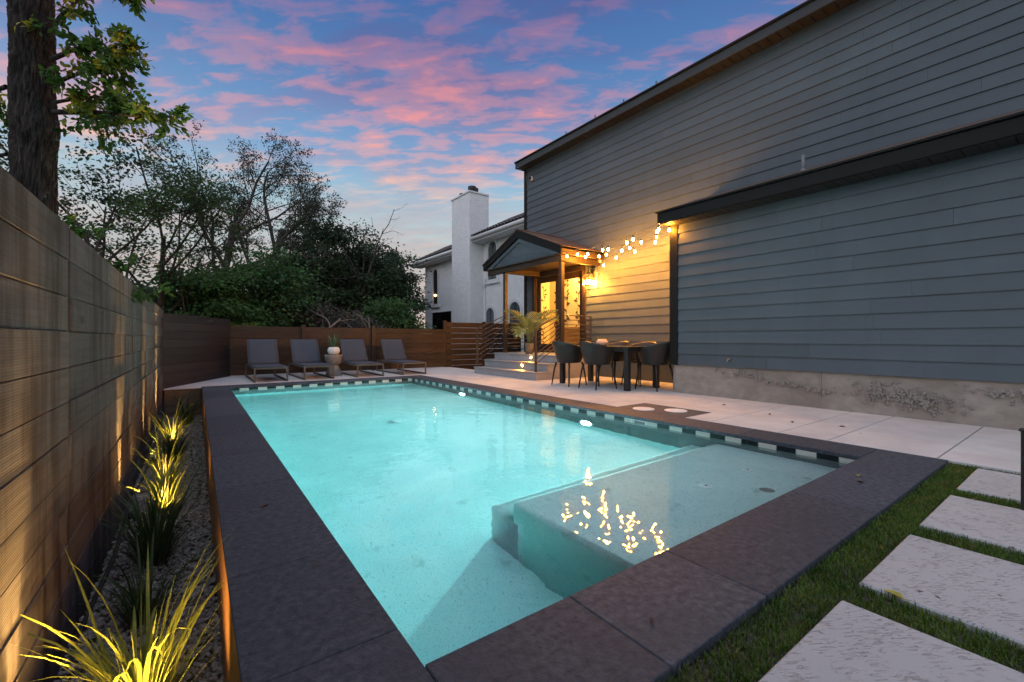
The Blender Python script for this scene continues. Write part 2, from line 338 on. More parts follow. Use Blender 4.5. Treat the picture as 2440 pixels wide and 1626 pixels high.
def cbox_vf(h, b):
    """chamfered box about the origin: half sizes h, chamfer b"""
    h = np.array(h, float); b = min(b, min(h) * 0.45); S = [(a, c, e) for a in (-1, 1) for c in (-1, 1) for e in (-1, 1)]
    if b <= 0:
        v = np.array(S) * h; f = [(0, 1, 3, 2), (4, 6, 7, 5), (0, 4, 5, 1), (2, 3, 7, 6), (0, 2, 6, 4), (1, 5, 7, 3)]
        return v, f
    v = []; idx = {}
    for s in S:
        for k in range(3):
            q = h - b; q[k] = h[k]; idx[(s, k)] = len(v); v.append(np.array(s) * q)
    v = np.array(v); f = []
    for k in range(3):
        for sg in (-1, 1):
            o = [i for i in range(3) if i != k]; ring = []
            for a, c in ((-1, -1), (1, -1), (1, 1), (-1, 1)):
                s = [0, 0, 0]; s[k] = sg; s[o[0]] = a; s[o[1]] = c; ring.append(idx[(tuple(s), k)])
            f.append(ring)
    for k in range(3):
        o = [i for i in range(3) if i != k]
        for a in (-1, 1):
            for c in (-1, 1):
                s0 = [0, 0, 0]; s0[o[0]] = a; s0[o[1]] = c; s1 = list(s0); s0[k] = -1; s1[k] = 1
                f.append([idx[(tuple(s0), o[0])], idx[(tuple(s1), o[0])], idx[(tuple(s1), o[1])], idx[(tuple(s0), o[1])]])
    for s in S: f.append([idx[(s, 0)], idx[(s, 1)], idx[(s, 2)]])
    out = []
    for a in f:
        p = v[a]; n = np.cross(p[1] - p[0], p[2] - p[0])
        out.append(a if n @ p.mean(0) > 0 else a[::-1])
    return v, out
class MB:
    def __init__(s): s.v = []; s.f = []
    def add(s, v, f):
        o = len(s.v); s.v += [tuple(map(float, p)) for p in v]; s.f += [[i + o for i in a] for a in f]; return s
    def box(s, x0, x1, y0, y1, z0, z1, b=0.0):
        v, f = cbox_vf(((x1 - x0) / 2, (y1 - y0) / 2, (z1 - z0) / 2), b)
        return s.add(v + np.array([(x0 + x1) / 2, (y0 + y1) / 2, (z0 + z1) / 2]), f)
    def bar(s, p, q, w, h, b=0.0, up=(0, 0, 1)):
        """a square bar from p to q: w across, h along up"""
        p = np.array(p, float); q = np.array(q, float); d = q - p; L = np.linalg.norm(d); d /= L
        a = np.cross(up, d); a /= max(1e-9, np.linalg.norm(a)); u = np.cross(d, a)
        v, f = cbox_vf((L / 2, w / 2, h / 2), b)
        return s.add(v @ np.array([d, a, u]) + (p + q) / 2, f)
    def prism(s, poly, axis, a0, a1):
        """polygon of 2-D points pushed along an axis"""
        n = len(poly); mk = {'X': lambda t, p: (t, p[0], p[1]), 'Y': lambda t, p: (p[0], t, p[1]), 'Z': lambda t, p: (p[0], p[1], t)}[axis]
        v = [mk(a0, p) for p in poly] + [mk(a1, p) for p in poly]
        f = [list(range(n))[::-1], list(range(n, 2 * n))] + [[i, (i + 1) % n, (i + 1) % n + n, i + n] for i in range(n)]
        return s.add(v, f)
    def tube(s, pts, rad, n=8, caps=True):
        pts = [np.array(p, float) for p in pts]; m = len(pts)
        rad = [rad] * m if isinstance(rad, (int, float)) else list(rad)
        v = []; a = None
        for i in range(m):
            d = pts[min(i + 1, m - 1)] - pts[max(i - 1, 0)]; d /= max(1e-9, np.linalg.norm(d))
            if a is None:
                a = np.cross(d, (0, 0, 1)) if abs(d[2]) < 0.9 else np.cross(d, (1, 0, 0))
            a = a - d * (a @ d); a /= max(1e-9, np.linalg.norm(a)); b = np.cross(d, a)
            for k in range(n):
                t = 2 * math.pi * k / n; v.append(pts[i] + rad[i] * (math.cos(t) * a + math.sin(t) * b))
        f = [[i * n + k, i * n + (k + 1) % n, (i + 1) * n + (k + 1) % n, (i + 1) * n + k] for i in range(m - 1) for k in range(n)]
        if caps: f += [list(range(n))[::-1], list(range((m - 1) * n, m * n))]
        return s.add(v, f)
    def lathe(s, prof, c=(0, 0, 0), n=24, axis='Z'):
        v = []
        for r, z in prof:
            for k in range(n):
                t = 2 * math.pi * k / n; p = (r * math.cos(t), r * math.sin(t), z)
                if axis == 'X': p = (z, p[0], p[1])
                if axis == 'Y': p = (p[1], z, p[0])
                v.append((c[0] + p[0], c[1] + p[1], c[2] + p[2]))
        m = len(prof)
        f = [[i * n + k, i * n + (k + 1) % n, (i + 1) * n + (k + 1) % n, (i + 1) * n + k] for i in range(m - 1) for k in range(n)]
        f += [list(range(n))[::-1], list(range((m - 1) * n, m * n))]
        return s.add(v, f)
    def build(s, name, mat, parent=None, smooth=False, local=False):
        v = np.array(s.v)
        if parent is not None and not local: v = v - np.array(origin(parent))
        o = bpy.data.objects.new(name, mesh_np(name, v, s.f, mat, smooth)); place(o, parent)
        if parent is None: ORG[o.name] = Vector((0, 0, 0))
        return o
def obj_me(name, me, parent, loc=(0, 0, 0), rot=(0, 0, 0), scale=(1, 1, 1)):
    """a piece that shares its mesh; loc in world coordinates"""
    o = bpy.data.objects.new(name, me); place(o, parent)
    o.location = Vector(loc) - (origin(parent) if parent else Vector((0, 0, 0))); o.rotation_euler = rot; o.scale = scale; return o
def copy_tree(o, parent=None):
    c = o.copy(); COL.objects.link(c); c.parent = parent
    for ch in list(o.children): copy_tree(ch, c)
    return c
def box_obj(name, mat, parent, *a, **k): return MB().box(*a, **k).build(name, mat, parent)
_cbm = {}
def piece_mesh(h, b, mat):
    k = (tuple(round(a, 4) for a in h), b, mat)
    if k not in _cbm:
        v, f = cbox_vf(h, b); _cbm[k] = mesh_np('piece', v, f, mat)
    return _cbm[k]
def piece(name, mat, parent, x0, x1, y0, y1, z0, z1, b=0.004, rot=(0, 0, 0)):
    me = piece_mesh(((x1 - x0) / 2, (y1 - y0) / 2, (z1 - z0) / 2), b, mat)
    return obj_me(name, me, parent, ((x0 + x1) / 2, (y0 + y1) / 2, (z0 + z1) / 2), rot)

# ------------------------------------------------------------------ ground, patio, pool
PX0, PX1, PY0, PY1 = 0.485, 3.893, 1.06, 9.16          # pool opening between the copings
CX0, CX1, CY0, CY1 = 0.09, 4.285, 0.67, 9.55           # outer coping edges
def ground():
    m = MB(); G = 400.0; zg = -0.75
    xs = [-G, PX0 - .25, PX1 + .25, G]; ys = [-G, PY0 - .25, PY1 + .25, G]
    for i in range(3):
        for j in range(3):
            if i == 1 and j == 1: continue
            m.add([(xs[i], ys[j], zg), (xs[i + 1], ys[j], zg), (xs[i + 1], ys[j + 1], zg), (xs[i], ys[j + 1], zg)], [(0, 1, 2, 3)])
    tag(m.build('ground', 'earth'), kind='structure')
ground()

def patio():
    root = MB()                                           # the bed under the slabs, joints show its darker concrete
    root.box(CX1, 8.0, -4.0, 9.6, -0.7, -0.02); root.box(-0.45, 6.23, CY1, 12.2, -0.7, -0.02)
    pat = root.build('patio', 'grout'); tag(pat, kind='structure')
    ys = [-4.0, -2.2, -0.6, 0.73, 1.40, 1.78, 2.43, 3.19, 4.6, 6.1, 7.7, 9.575]
    g = 0.004
    for a, b in zip(ys[:-1], ys[1:]):
        if b > 3.19 and a < 3.65 and a >= 3.19:
            piece('slab', 'concrete', pat, 4.835, 7.44, a + g, 3.645, -0.05, 0, 0.004); piece('slab', 'concrete', pat, CX1 + .004, 7.44, 3.649, b - g, -0.05, 0, 0.004)
        elif a >= 2.43 and b <= 3.2:
            piece('slab', 'concrete', pat, 4.835, 7.44, a + g, b - g, -0.05, 0, 0.004)
            piece('slab', 'concrete', pat, CX1 + .004, 4.833, a + g, 2.715, -0.05, 0, 0.004)
        else:
            piece('slab', 'concrete', pat, CX1 + .004, 7.44, a + g, b - g, -0.05, 0, 0.004)
    xs = [-0.45, 1.15, 2.75, 4.29, 6.23]
    for a, b in zip(xs[:-1], xs[1:]): piece('slab', 'concrete', pat, a + g, b - g, 9.58, 12.0, -0.05, 0, 0.004)
    # the plumbing cover pad of coping stone
    for a, b in ((2.72, 3.02), (3.02, 3.33), (3.33, 3.642)): piece('paving_stone', 'coping', pat, CX1 + .003, 4.83, a, b - .002, -0.04, 0.001, 0.002)
patio()
for i, (x, y, lab) in enumerate(((4.40, 3.335, 'round white skimmer lid nearer the dining table'), (4.60, 3.03, 'round white skimmer lid farther from the dining table'))):
    t = thing('skimmer_lid', lab, 'lid', (x, y, 0.001), 'lids in the pool deck')
    MB().lathe([(0.0, 0.002), (0.108, 0.002), (0.112, 0.006), (0.10, 0.010), (0.0, 0.010)], (x, y, 0.001), 32).build('cover', 'fitting_white', t)
    MB().lathe([(0.118, 0.0), (0.128, 0.0), (0.127, 0.006), (0.117, 0.006)], (x, y, 0.001), 32).build('rim', 'fitting_white', t)

FLOOR = -0.97; WZ = -0.062
def pool():
    t = thing('swimming_pool', 'rectangular lit swimming pool with dark stone coping and a shallow sun shelf', 'pool', (2.19, 5.1, 0))
    e = 0.012; x0, x1, y0, y1 = PX0 - e, PX1 + e, PY0 - e, PY1 + e; zt = -0.030
    rr = 0.12
    # basin: walls and floor with a rounded cove where they meet
    def ring(inset, z): return [(x0 + inset, y0 + inset, z), (x1 - inset, y0 + inset, z), (x1 - inset, y1 - inset, z), (x0 + inset, y1 - inset, z)]
    rows = [ring(0, zt), ring(0, FLOOR + rr)] + [ring(rr * (1 - math.cos(a)), FLOOR + rr * (1 - math.sin(a))) for a in (R(22), R(45), R(68), R(90))]
    v = [p for r_ in rows for p in r_]; f = []
    for i in range(len(rows) - 1):
        for k in range(4): f.append([i * 4 + k, (i + 1) * 4 + k, (i + 1) * 4 + (k + 1) % 4, i * 4 + (k + 1) % 4])
    f.append([len(v) - 4, len(v) - 3, len(v) - 2, len(v) - 1])
    basin = MB().add(v, f).build('basin', 'plaster', t)
    # sun shelf and two steps below it, with rounded noses
    def shelf(name, xa, xb, ya, yb, z0, z1, r=0.05):
        m = MB(); bm = bmesh.new()
        vv = [bm.verts.new(p) for p in ((xa, ya, z0), (xb, ya, z0), (xb, yb, z0), (xa, yb, z0), (xa, ya, z1), (xb, ya, z1), (xb, yb, z1), (xa, yb, z1))]
        for q in ((0, 3, 2, 1), (4, 5, 6, 7), (0, 1, 5, 4), (1, 2, 6, 5), (2, 3, 7, 6), (3, 0, 4, 7)): bm.faces.new([vv[i] for i in q])
        bm.edges.ensure_lookup_table()
        ed = [e_ for e_ in bm.edges if {vv.index(a) if a in vv else -1 for a in e_.verts} in ({6, 7}, {4, 7}, {3, 7})]
        bmesh.ops.bevel(bm, geom=ed, offset=r, segments=4, profile=0.5, affect='EDGES')
        me = bpy.data.meshes.new(name)
        for w in bm.verts: w.co -= origin(t)
        bm.to_mesh(me); bm.free(); me.materials.append(MATS['plaster'])
        for p in me.polygons: p.use_smooth = True
        o = bpy.data.objects.new(name, me); place(o, t); md = o.modifiers.new('wn', 'WEIGHTED_NORMAL'); return o
    shelf('sun_shelf', 1.57, x1 + .01, y0 - .01, 2.18, FLOOR - .05, -0.30)
    shelf('step', 1.565, x1 + .01, 2.10, 2.42, FLOOR - .05, -0.53, 0.06)
    # waterline tiles, a thin row of dark and pale blocks
    zt0, zt1 = -0.105, -0.031; p = 0.2885; L = 0.142
    a = PY0 + 0.14 - p
    while a < PY1:
        for k, (mat_, nm) in enumerate((('tile_dark', 'tile'), ('tile_light', 'tile'))):
            ya = a + k * p / 2; yb = ya + p / 2 - 0.003; ya = max(ya, PY0 - .01); yb = min(yb, PY1 + .01)
            if yb - ya < 0.01: continue
            if not (2.93 < (ya + yb) / 2 < 3.13):
                piece(nm, mat_, t, x1 - .006, x1 + .004, ya, yb, zt0, zt1, 0.0015)
            piece(nm, mat_, t, x0 - .004, x0 + .006, ya, yb, zt0, zt1, 0.0015)
        a += p
    a = PX0 + 0.01
    while a < PX1:
        for k, mat_ in enumerate(('tile_dark', 'tile_light')):
            xa = a + k * p / 2; xb = min(xa + p / 2 - .003, PX1 + .005)
            if xb - xa < 0.01: continue
            piece('tile', mat_, t, xa, xb, y1 - .006, y1 + .004, zt0, zt1, 0.0015); piece('tile', mat_, t, xa, xb, y0 - .004, y0 + .006, zt0, zt1, 0.0015)
        a += p
    # skimmer frame in the house-side wall, a dark block painting its throat's shade
    sk = MB(); sk.box(x1 - .008, x1 + .02, 2.93, 3.12, -0.125, -0.118, .002); sk.box(x1 - .008, x1 + .02, 2.93, 3.12, -0.042, -0.036, .002); sk.box(x1 - .008, x1 + .02, 2.925, 2.935, -0.125, -0.036); sk.box(x1 - .008, x1 + .02, 3.115, 3.125, -0.125, -0.036)
    so = sk.build('skimmer_mouth', 'fitting_white', t); MB().box(x1 - .002, x1 + .03, 2.936, 3.114, -0.117, -0.043).build('throat_shade', 'tile_dark', so)
    # coping stones
    c = 0.003; z0 = -0.032
    def cop(xa, xb, ya, yb): piece('coping_stone', 'coping', t, xa + c / 2, xb - c / 2, ya + c / 2, yb - c / 2, z0, 0.0, 0.003)
    ysL = [CY0, 1.235, 1.845, 2.96, 3.82, 4.67, 5.77, 6.65, 7.6, 8.6, CY1]
    for a, b in zip(ysL[:-1], ysL[1:]): cop(CX0, PX0, a, b)
    xsF = [PX0, 1.003, 1.535, 2.714, 3.45, CX1]
    for a, b in zip(xsF[:-1], xsF[1:]): cop(a, b, CY0, PY0)
    ysR = [PY0, 1.95, 2.72, 3.64, 4.5, 5.4, 6.3, 7.2, 8.1, PY1]
    for a, b in zip(ysR[:-1], ysR[1:]): cop(PX1, CX1, a, b)
    xsB = [PX0, 1.35, 2.2, 3.05, PX1, CX1]
    for a, b in zip(xsB[:-1], xsB[1:]): cop(a, b, PY1, CY1)
    m = MB(); zc = -0.036                                   # mortar bed under the stones
    m.box(CX0 + .012, PX0 - .006, CY0 + .012, CY1, -0.75, zc); m.box(PX0 - .006, CX1 - .01, CY0 + .012, PY0 - .006, -0.75, zc)
    m.box(PX1 + .006, CX1 - .01, PY0 - .006, CY1, -0.75, zc); m.box(PX0 - .006, PX1 + .006, PY1 + .006, CY1, -0.75, zc)
    m2 = MB()
    m.build('bond_beam', 'grout', t)
    # floor drain
    MB().lathe([(0.0, 0.0), (0.10, 0.0), (0.10, 0.012), (0.085, 0.018), (0.0, 0.018)], (2.2, 5.6, FLOOR + .001), 24).build('floor_drain', 'fitting_white', t)
    # water
    w = MB(); n = 1; e2 = 0.02
    w.box(x0 - e2, x1 + e2, y0 - e2, y1 + e2, FLOOR - .12, WZ)
    tag(w.build('water', 'water'), kind='structure')
pool()
for (x, y, lab) in ((3.35, 1.60, 'small white water jet on the shelf nearest the patio wall'), (2.775, 1.60, 'small white water jet in the middle of the sun shelf')):
    t = thing('shelf_jet', lab, 'pool fitting', (x, y, -0.3), 'jets on the sun shelf')
    MB().lathe([(0.0, 0.001), (0.045, 0.001), (0.045, 0.010), (0.030, 0.016), (0.012, 0.016), (0.010, 0.012), (0.0, 0.012)], (x, y, -0.30), 20).build('cap', 'fitting_white', t)
    MB().lathe([(0.0, 0.0165), (0.009, 0.0165), (0.007, 0.020), (0.0, 0.020)], (x, y, -0.30), 10).build('nozzle', 'rubber', t)
t = thing('umbrella_sleeve', 'dark umbrella sleeve sunk in the sun shelf by the front coping', 'pool fitting', (3.02, 1.32, -0.3))
MB().lathe([(0.0, 0.001), (0.045, 0.001), (0.045, 0.006), (0.03, 0.007), (0.028, 0.003), (0.0, 0.003)], (3.02, 1.32, -0.30), 22).build('flange', 'stone_table', t)
for y, lab in ((3.80, 'round glowing pool light under the deck beside the dining table'), (6.87, 'round glowing pool light in the wall below the steps')):
    x = PX1 + .012; t = thing('pool_light', lab, 'pool light', (x, y, -0.66), 'lights in the pool wall')
    MB().lathe([(0.088, 0.0), (0.12, 0.0), (0.12, -0.012), (0.105, -0.022), (0.088, -0.016)], (x, y, -0.66), 28, 'X').build('rim', 'fitting_white', t)
    MB().lathe([(0.0, -0.012), (0.085, -0.012), (0.07, -0.024), (0.0, -0.028)], (x, y, -0.66), 28, 'X').build('lens', 'pool_glow', t)

# ------------------------------------------------------------------ turf and pavers in the front corner
def turf_and_path():
    base = MB().box(0.30, CX1, -2.0, CY0 - .002, -0.75, -0.034).build('turf_base', 'soil'); tag(base, kind='structure')
    path = MB().box(0.30, CX1 - .02, -2.0, CY0 - .15, -0.70, -0.040).build('paver_path', 'soil'); tag(path, kind='structure')
    sl = [(3.566, 4.233), (2.736, 3.390), (1.906, 2.563), (1.078, 1.737), (0.35, 0.905)]
    for a, b in sl: piece('slab', 'paver', path, a, b, -1.6, 0.527, -0.06, -0.012, 0.006)
    rg = np.random.default_rng(5)
    N = 150000; P = np.column_stack((rg.uniform(0.30, CX1 - .003, N), rg.uniform(-1.0, CY0 - .004, N)))
    keep = np.ones(N, bool)
    for a, b in sl: keep &= ~((P[:, 0] > a - .004) & (P[:, 0] < b + .004) & (P[:, 1] < 0.531))
    P = P[keep][:62000]; n = len(P)
    d = rg.normal(0, 1, (n, 2)); d /= np.linalg.norm(d, axis=1)[:, None]; L = rg.uniform(0.018, 0.036, n); lean = rg.uniform(0.1, 0.75, n); w = rg.uniform(0.0011, 0.0019, n)
    sd = np.column_stack((-d[:, 1], d[:, 0])) * w[:, None]; z = np.full(n, -0.034)
    b0 = np.column_stack((P - sd, z)); b1 = np.column_stack((P + sd, z))
    md = P + d * (L * lean * .35)[:, None]; mz = z + L * .62; tp = P + d * (L * lean)[:, None]; tz = z + L * (1 - .25 * lean)
    m0 = np.column_stack((md - sd * .8, mz)); m1 = np.column_stack((md + sd * .8, mz)); t0 = np.column_stack((tp, tz))
    v = np.stack((b0, b1, m1, m0, t0), 1).reshape(-1, 3); o = np.arange(n)[:, None] * 5
    f = np.concatenate((o + [0, 1, 2], o + [0, 2, 3], o + [3, 2, 4]))
    g = bpy.data.objects.new('artificial_grass', mesh_np('artificial_grass', v, f, 'turf')); place(g); ORG[g.name] = Vector()
    tag(g, 'short dark green artificial grass between the pavers', 'grass', kind='stuff')
turf_and_path()
t = thing('steel_post', 'thin black square post standing at the right edge by the pavers', 'post', (3.40, 0.245, -0.034))
MB().box(3.375, 3.425, 0.222, 0.268, -0.034, 0.385, 0.003).build('shaft', 'black_metal', t); MB().box(3.368, 3.432, 0.215, 0.275, 0.385, 0.395, 0.003).build('cap', 'black_metal', t)
def leaf_litter():
    rg = random.Random(3)
    spots = [((1.90, 0.40), 0.032, 'leaf_fallen', 'yellow leaf lying on the second paver from the camera', 0.0), ((3.35, 0.93), 0.03, 'leaf_fallen', 'pale yellow leaf on the front coping near its outer corner', 0.002),
             ((3.2, 0.86), 0.022, 'leaf_dry', 'small brown leaf on the front coping right part', 0.002), ((1.12, 0.82), 0.016, 'leaf_dry', 'tiny dark leaf on the front coping near the pool corner', 0.002),
             ((0.3, 2.55), 0.026, 'leaf_dry', 'dark curled leaf on the left coping near the grass clumps', 0.002), ((4.9, 1.9), 0.03, 'leaf_dry', 'dry leaf on the patio in front of the concrete foundation', 0.002),
             ((5.2, 2.25), 0.032, 'leaf_dry', 'dry leaf on the patio close to the foundation wall', 0.002), ((5.05, 1.55), 0.03, 'leaf_dry', 'dry leaf on the patio right of the plumbing pad', 0.002), ((5.5, 2.9), 0.03, 'leaf_dry', 'dry leaf on the patio by the plumbing pad', 0.002)]
    for (x, y), L, mat_, lab, dz in spots:
        z = (-0.012 if y < 0.53 else 0.0) + 0.002; a = rg.uniform(0, 6.28); m = MB()
        for k in range(2):
            s = 1 if k else -1; pts = [(0, 0, 0.0), (L * .5, s * L * .45, 0.008), (L * 1.1, s * L * .4, 0.010), (L * 1.9, 0, 0.004), (L, 0, 0.001)]
            m.add([(x + p[0] * math.cos(a) - p[1] * math.sin(a), y + p[0] * math.sin(a) + p[1] * math.cos(a), z + p[2]) for p in pts], [[0, 1, 2, 4] if k == 0 else [4, 2, 1, 0], [4, 2, 3] if k == 0 else [3, 2, 4]])
        m.tube([(x, y, z + .001), (x - L * .5 * math.cos(a), y - L * .5 * math.sin(a), z + .004)], 0.0008, 4)
        tag(m.build('fallen_leaf', mat_), lab, 'leaf', 'leaves lying on the paving')
leaf_litter()
def crumbs():
    rg = random.Random(77); m = MB()
    for k in range(230):
        if k < 110: x, y = rg.uniform(4.3, 6.1), rg.uniform(.8, 6.5)
        elif k < 170: x, y = rg.uniform(CX0 + .01, PX0 - .02), rg.uniform(1.2, 9.0)
        elif k < 200: x, y = rg.uniform(PX0, CX1), rg.uniform(CY0 + .02, PY0 - .03)
        else: x, y = rg.uniform(1.1, 4.2), rg.uniform(.0, .5)
        z = (-.012 if y < .53 else 0.0) + .0008; L = rg.uniform(.004, .016); a = rg.uniform(0, 6.28); w = L * rg.uniform(.12, .4); h = rg.uniform(.001, .004); c, s_ = math.cos(a), math.sin(a)
        m.add([(x + p * c - q * s_, y + p * s_ + q * c, z + r) for p, q, r in ((-L, 0, 0), (0, -w, h * .3), (L, 0, h), (0, w, h * .6))], [[0, 1, 2], [0, 2, 3]])
    tag(m.build('leaf_crumbs', 'leaf_dry'), 'scattered crumbs of dry leaves and seeds on the paving', 'debris', kind='stuff')
crumbs()

# ------------------------------------------------------------------ planting bed and left fence
FX = -0.45; GZ = -0.49
def bed():
    b = MB().box(-0.44, CX0 + .01, -1.5, 9.42, -0.75, GZ - .02).build('planting_bed', 'soil'); tag(b, kind='structure')
    rg = np.random.default_rng(11)
    # crushed stone: dented twenty-sided lumps
    ph = (1 + 5 ** .5) / 2
    ico = np.array([(-1, ph, 0), (1, ph, 0), (-1, -ph, 0), (1, -ph, 0), (0, -1, ph), (0, 1, ph), (0, -1, -ph), (0, 1, -ph), (ph, 0, -1), (ph, 0, 1), (-ph, 0, -1), (-ph, 0, 1)]); ico /= np.linalg.norm(ico[0])
    fi = np.array([(0, 11, 5), (0, 5, 1), (0, 1, 7), (0, 7, 10), (0, 10, 11), (1, 5, 9), (5, 11, 4), (11, 10, 2), (10, 7, 6), (7, 1, 8), (3, 9, 4), (3, 4, 2), (3, 2, 6), (3, 6, 8), (3, 8, 9), (4, 9, 5), (2, 4, 11), (6, 2, 10), (8, 6, 7), (9, 8, 1)])
    N = 15000; y = np.concatenate((rg.uniform(-.2, 4.6, 10500), rg.uniform(4.6, 9.4, N - 10500))); x = rg.uniform(-0.44, CX0, N)
    r = rg.uniform(0.007, 0.0155, N) * np.where(y > 4.6, 1.25, 1.0)
    z = GZ - .015 + rg.uniform(0, 0.022, N) + 0.012 * np.sin(x * 9 + y * 2.3)
    S = np.column_stack((r * rg.uniform(.8, 1.5, N), r * rg.uniform(.7, 1.2, N), r * rg.uniform(.5, .9, N)))
    a = rg.uniform(0, 6.28, N); ca, sa = np.cos(a), np.sin(a); tl = rg.normal(0, .35, N)
    L = ico[None] * S[:, None, :] * rg.uniform(.75, 1.2, (N, 12, 1))
    X = L[..., 0] * ca[:, None] - L[..., 1] * sa[:, None]; Y = L[..., 0] * sa[:, None] + L[..., 1] * ca[:, None]; Z = L[..., 2] + tl[:, None] * L[..., 0]
    v = np.stack((X + x[:, None], Y + y[:, None], Z + z[:, None]), 2).reshape(-1, 3)
    f = (fi[None] + (np.arange(N) * 12)[:, None, None]).reshape(-1, 3)
    o = bpy.data.objects.new('gravel', mesh_np('gravel', v, f, 'pebble')); place(o); ORG[o.name] = Vector()
    tag(o, 'pale crushed stone gravel in the bed along the fence', 'gravel', kind='stuff')
    e = thing('steel_edging', 'steel edging strip coloured lamp-lit gold along the left pool coping', 'edging', (CX0, 4, GZ))
    for a_, b_ in ((-1.0, 1.6), (1.6, 4.05), (4.05, 6.5), (6.5, 9.42)): MB().box(CX0 + .001, CX0 + .007, a_ + .002, b_ - .002, -0.55, -0.008, 0.001).build('strip', 'edging', e)
    w = thing('planter_wall', 'low timber wall closing the far end of the gravel bed', 'wall', (-0.18, 9.43, GZ))
    for k in range(4): piece('board', 'planter_wood', w, -0.43, CX0 - .002, 9.42, 9.455, -0.55 + k * .132, -0.55 + k * .132 + .128, 0.004)
    piece('cap', 'concrete', w, -0.44, CX0 - .002, 9.405, 9.575, -0.022, -0.002, 0.004)
bed()
def left_fence():
    t = thing('timber_fence', 'tall fence of wide weathered horizontal boards along the gravel bed', 'fence', (FX, 4, GZ))
    js = [-2.1, 0.32, 2.70, 5.06, 7.40, 9.62]; rg = random.Random(8)
    hs = []; z = 1.345
    while z > -0.62:
        h = 0.150 + rg.uniform(-.006, .006); hs.append((z - h, z)); z -= h + 0.005
    for a, b in zip(js[:-1], js[1:]):
        for k, (z0, z1) in enumerate(hs):
            d = rg.uniform(-.004, .004); piece('board', 'fence_grey', t, FX - .028 + d, FX + d, a + .021, b - .021, z0, z1 + .0015, 0.003, (0, 0, rg.uniform(-.0012, .0012)))
    for y in js: piece('post', 'fence_grey', t, FX - .135, FX - .04, y - .045, y + .045, -0.75, 1.33, 0.005)
    for y in js[1:-1]: piece('gap_shade', 'rubber', t, FX - .034, FX - .006, y - .020, y + .020, -0.6, 1.35, 0.002)  # near-black strips paint the shade inside the board joints
    bm_ = MB()
    h = thing('drip_hose', 'black drip hose lying along the foot of the weathered fence', 'hose', (FX + .03, 4, GZ))
    pts = [(FX + .035 + .012 * math.sin(k * 1.3), -1 + k * .42, GZ + .012 + .006 * math.sin(k * 2.1)) for k in range(25)]
    MB().tube(pts, 0.011, 8).build('pipe', 'rubber', h, True)
left_fence()
def angled_fence():
    t = thing('angled_fence', 'dark board fence running at an angle behind the gravel bed', 'fence', (0.05, 10.6, 0))
    p, q = np.array((-0.46, 9.46)), np.array((0.63, 11.82)); d = q - p; L = np.linalg.norm(d); a = math.atan2(d[1], d[0]); rg = random.Random(4)
    c = (p + q) / 2
    for k in range(9):
        z0 = -0.05 + k * .149; me = piece_mesh((L / 2, .013, .0735), .003, 'fence_dark')
        obj_me('board', me, t, (c[0] + rg.uniform(-.003, .003), c[1], z0 + .0735), (0, 0, a))
    for u in (0.02, 0.5, 0.985):
        e = p + d * u + np.array((-d[1], d[0])) / L * .06; me = piece_mesh((.045, .045, .69), .005, 'fence_dark'); obj_me('post', me, t, (e[0], e[1], .61), (0, 0, a))
angled_fence()
def back_fence():
    t = thing('back_fence', 'low brown board fence behind the sun loungers', 'fence', (3.2, 11.85, 0)); Y = 11.80; rg = random.Random(6)
    xs = [0.62, 2.17, 3.90, 6.08]
    for a, b in zip(xs[:-1], xs[1:]):
        for k in range(8):
            z0 = 0.012 + k * .1415; d = rg.uniform(-.003, .003)
            piece('board', 'fence_brown', t, a + .004, b - .004, Y + d, Y + .022 + d, z0, z0 + .1385, 0.003)
    for x in xs[1:-1]: piece('post', 'fence_brown', t, x - .045, x + .045, Y - .075, Y - .003, -0.02, 1.20, 0.004)
    t2 = thing('slat_fence', 'taller brown fence with open gaps between slats beyond the steps', 'fence', (7.2, 11.8, -0.3)); 
    for k in range(10):
        z0 = -0.28 + k * .1645; piece('slat', 'fence_brown', t2, 6.13, 8.9, Y - .02, Y, z0, z0 + .153, 0.003)
    for x in (6.10, 7.5, 8.92): piece('post', 'fence_brown', t2, x - .045, x + .045, Y + .003, Y + .09, -0.7, 1.40, 0.004)
back_fence()

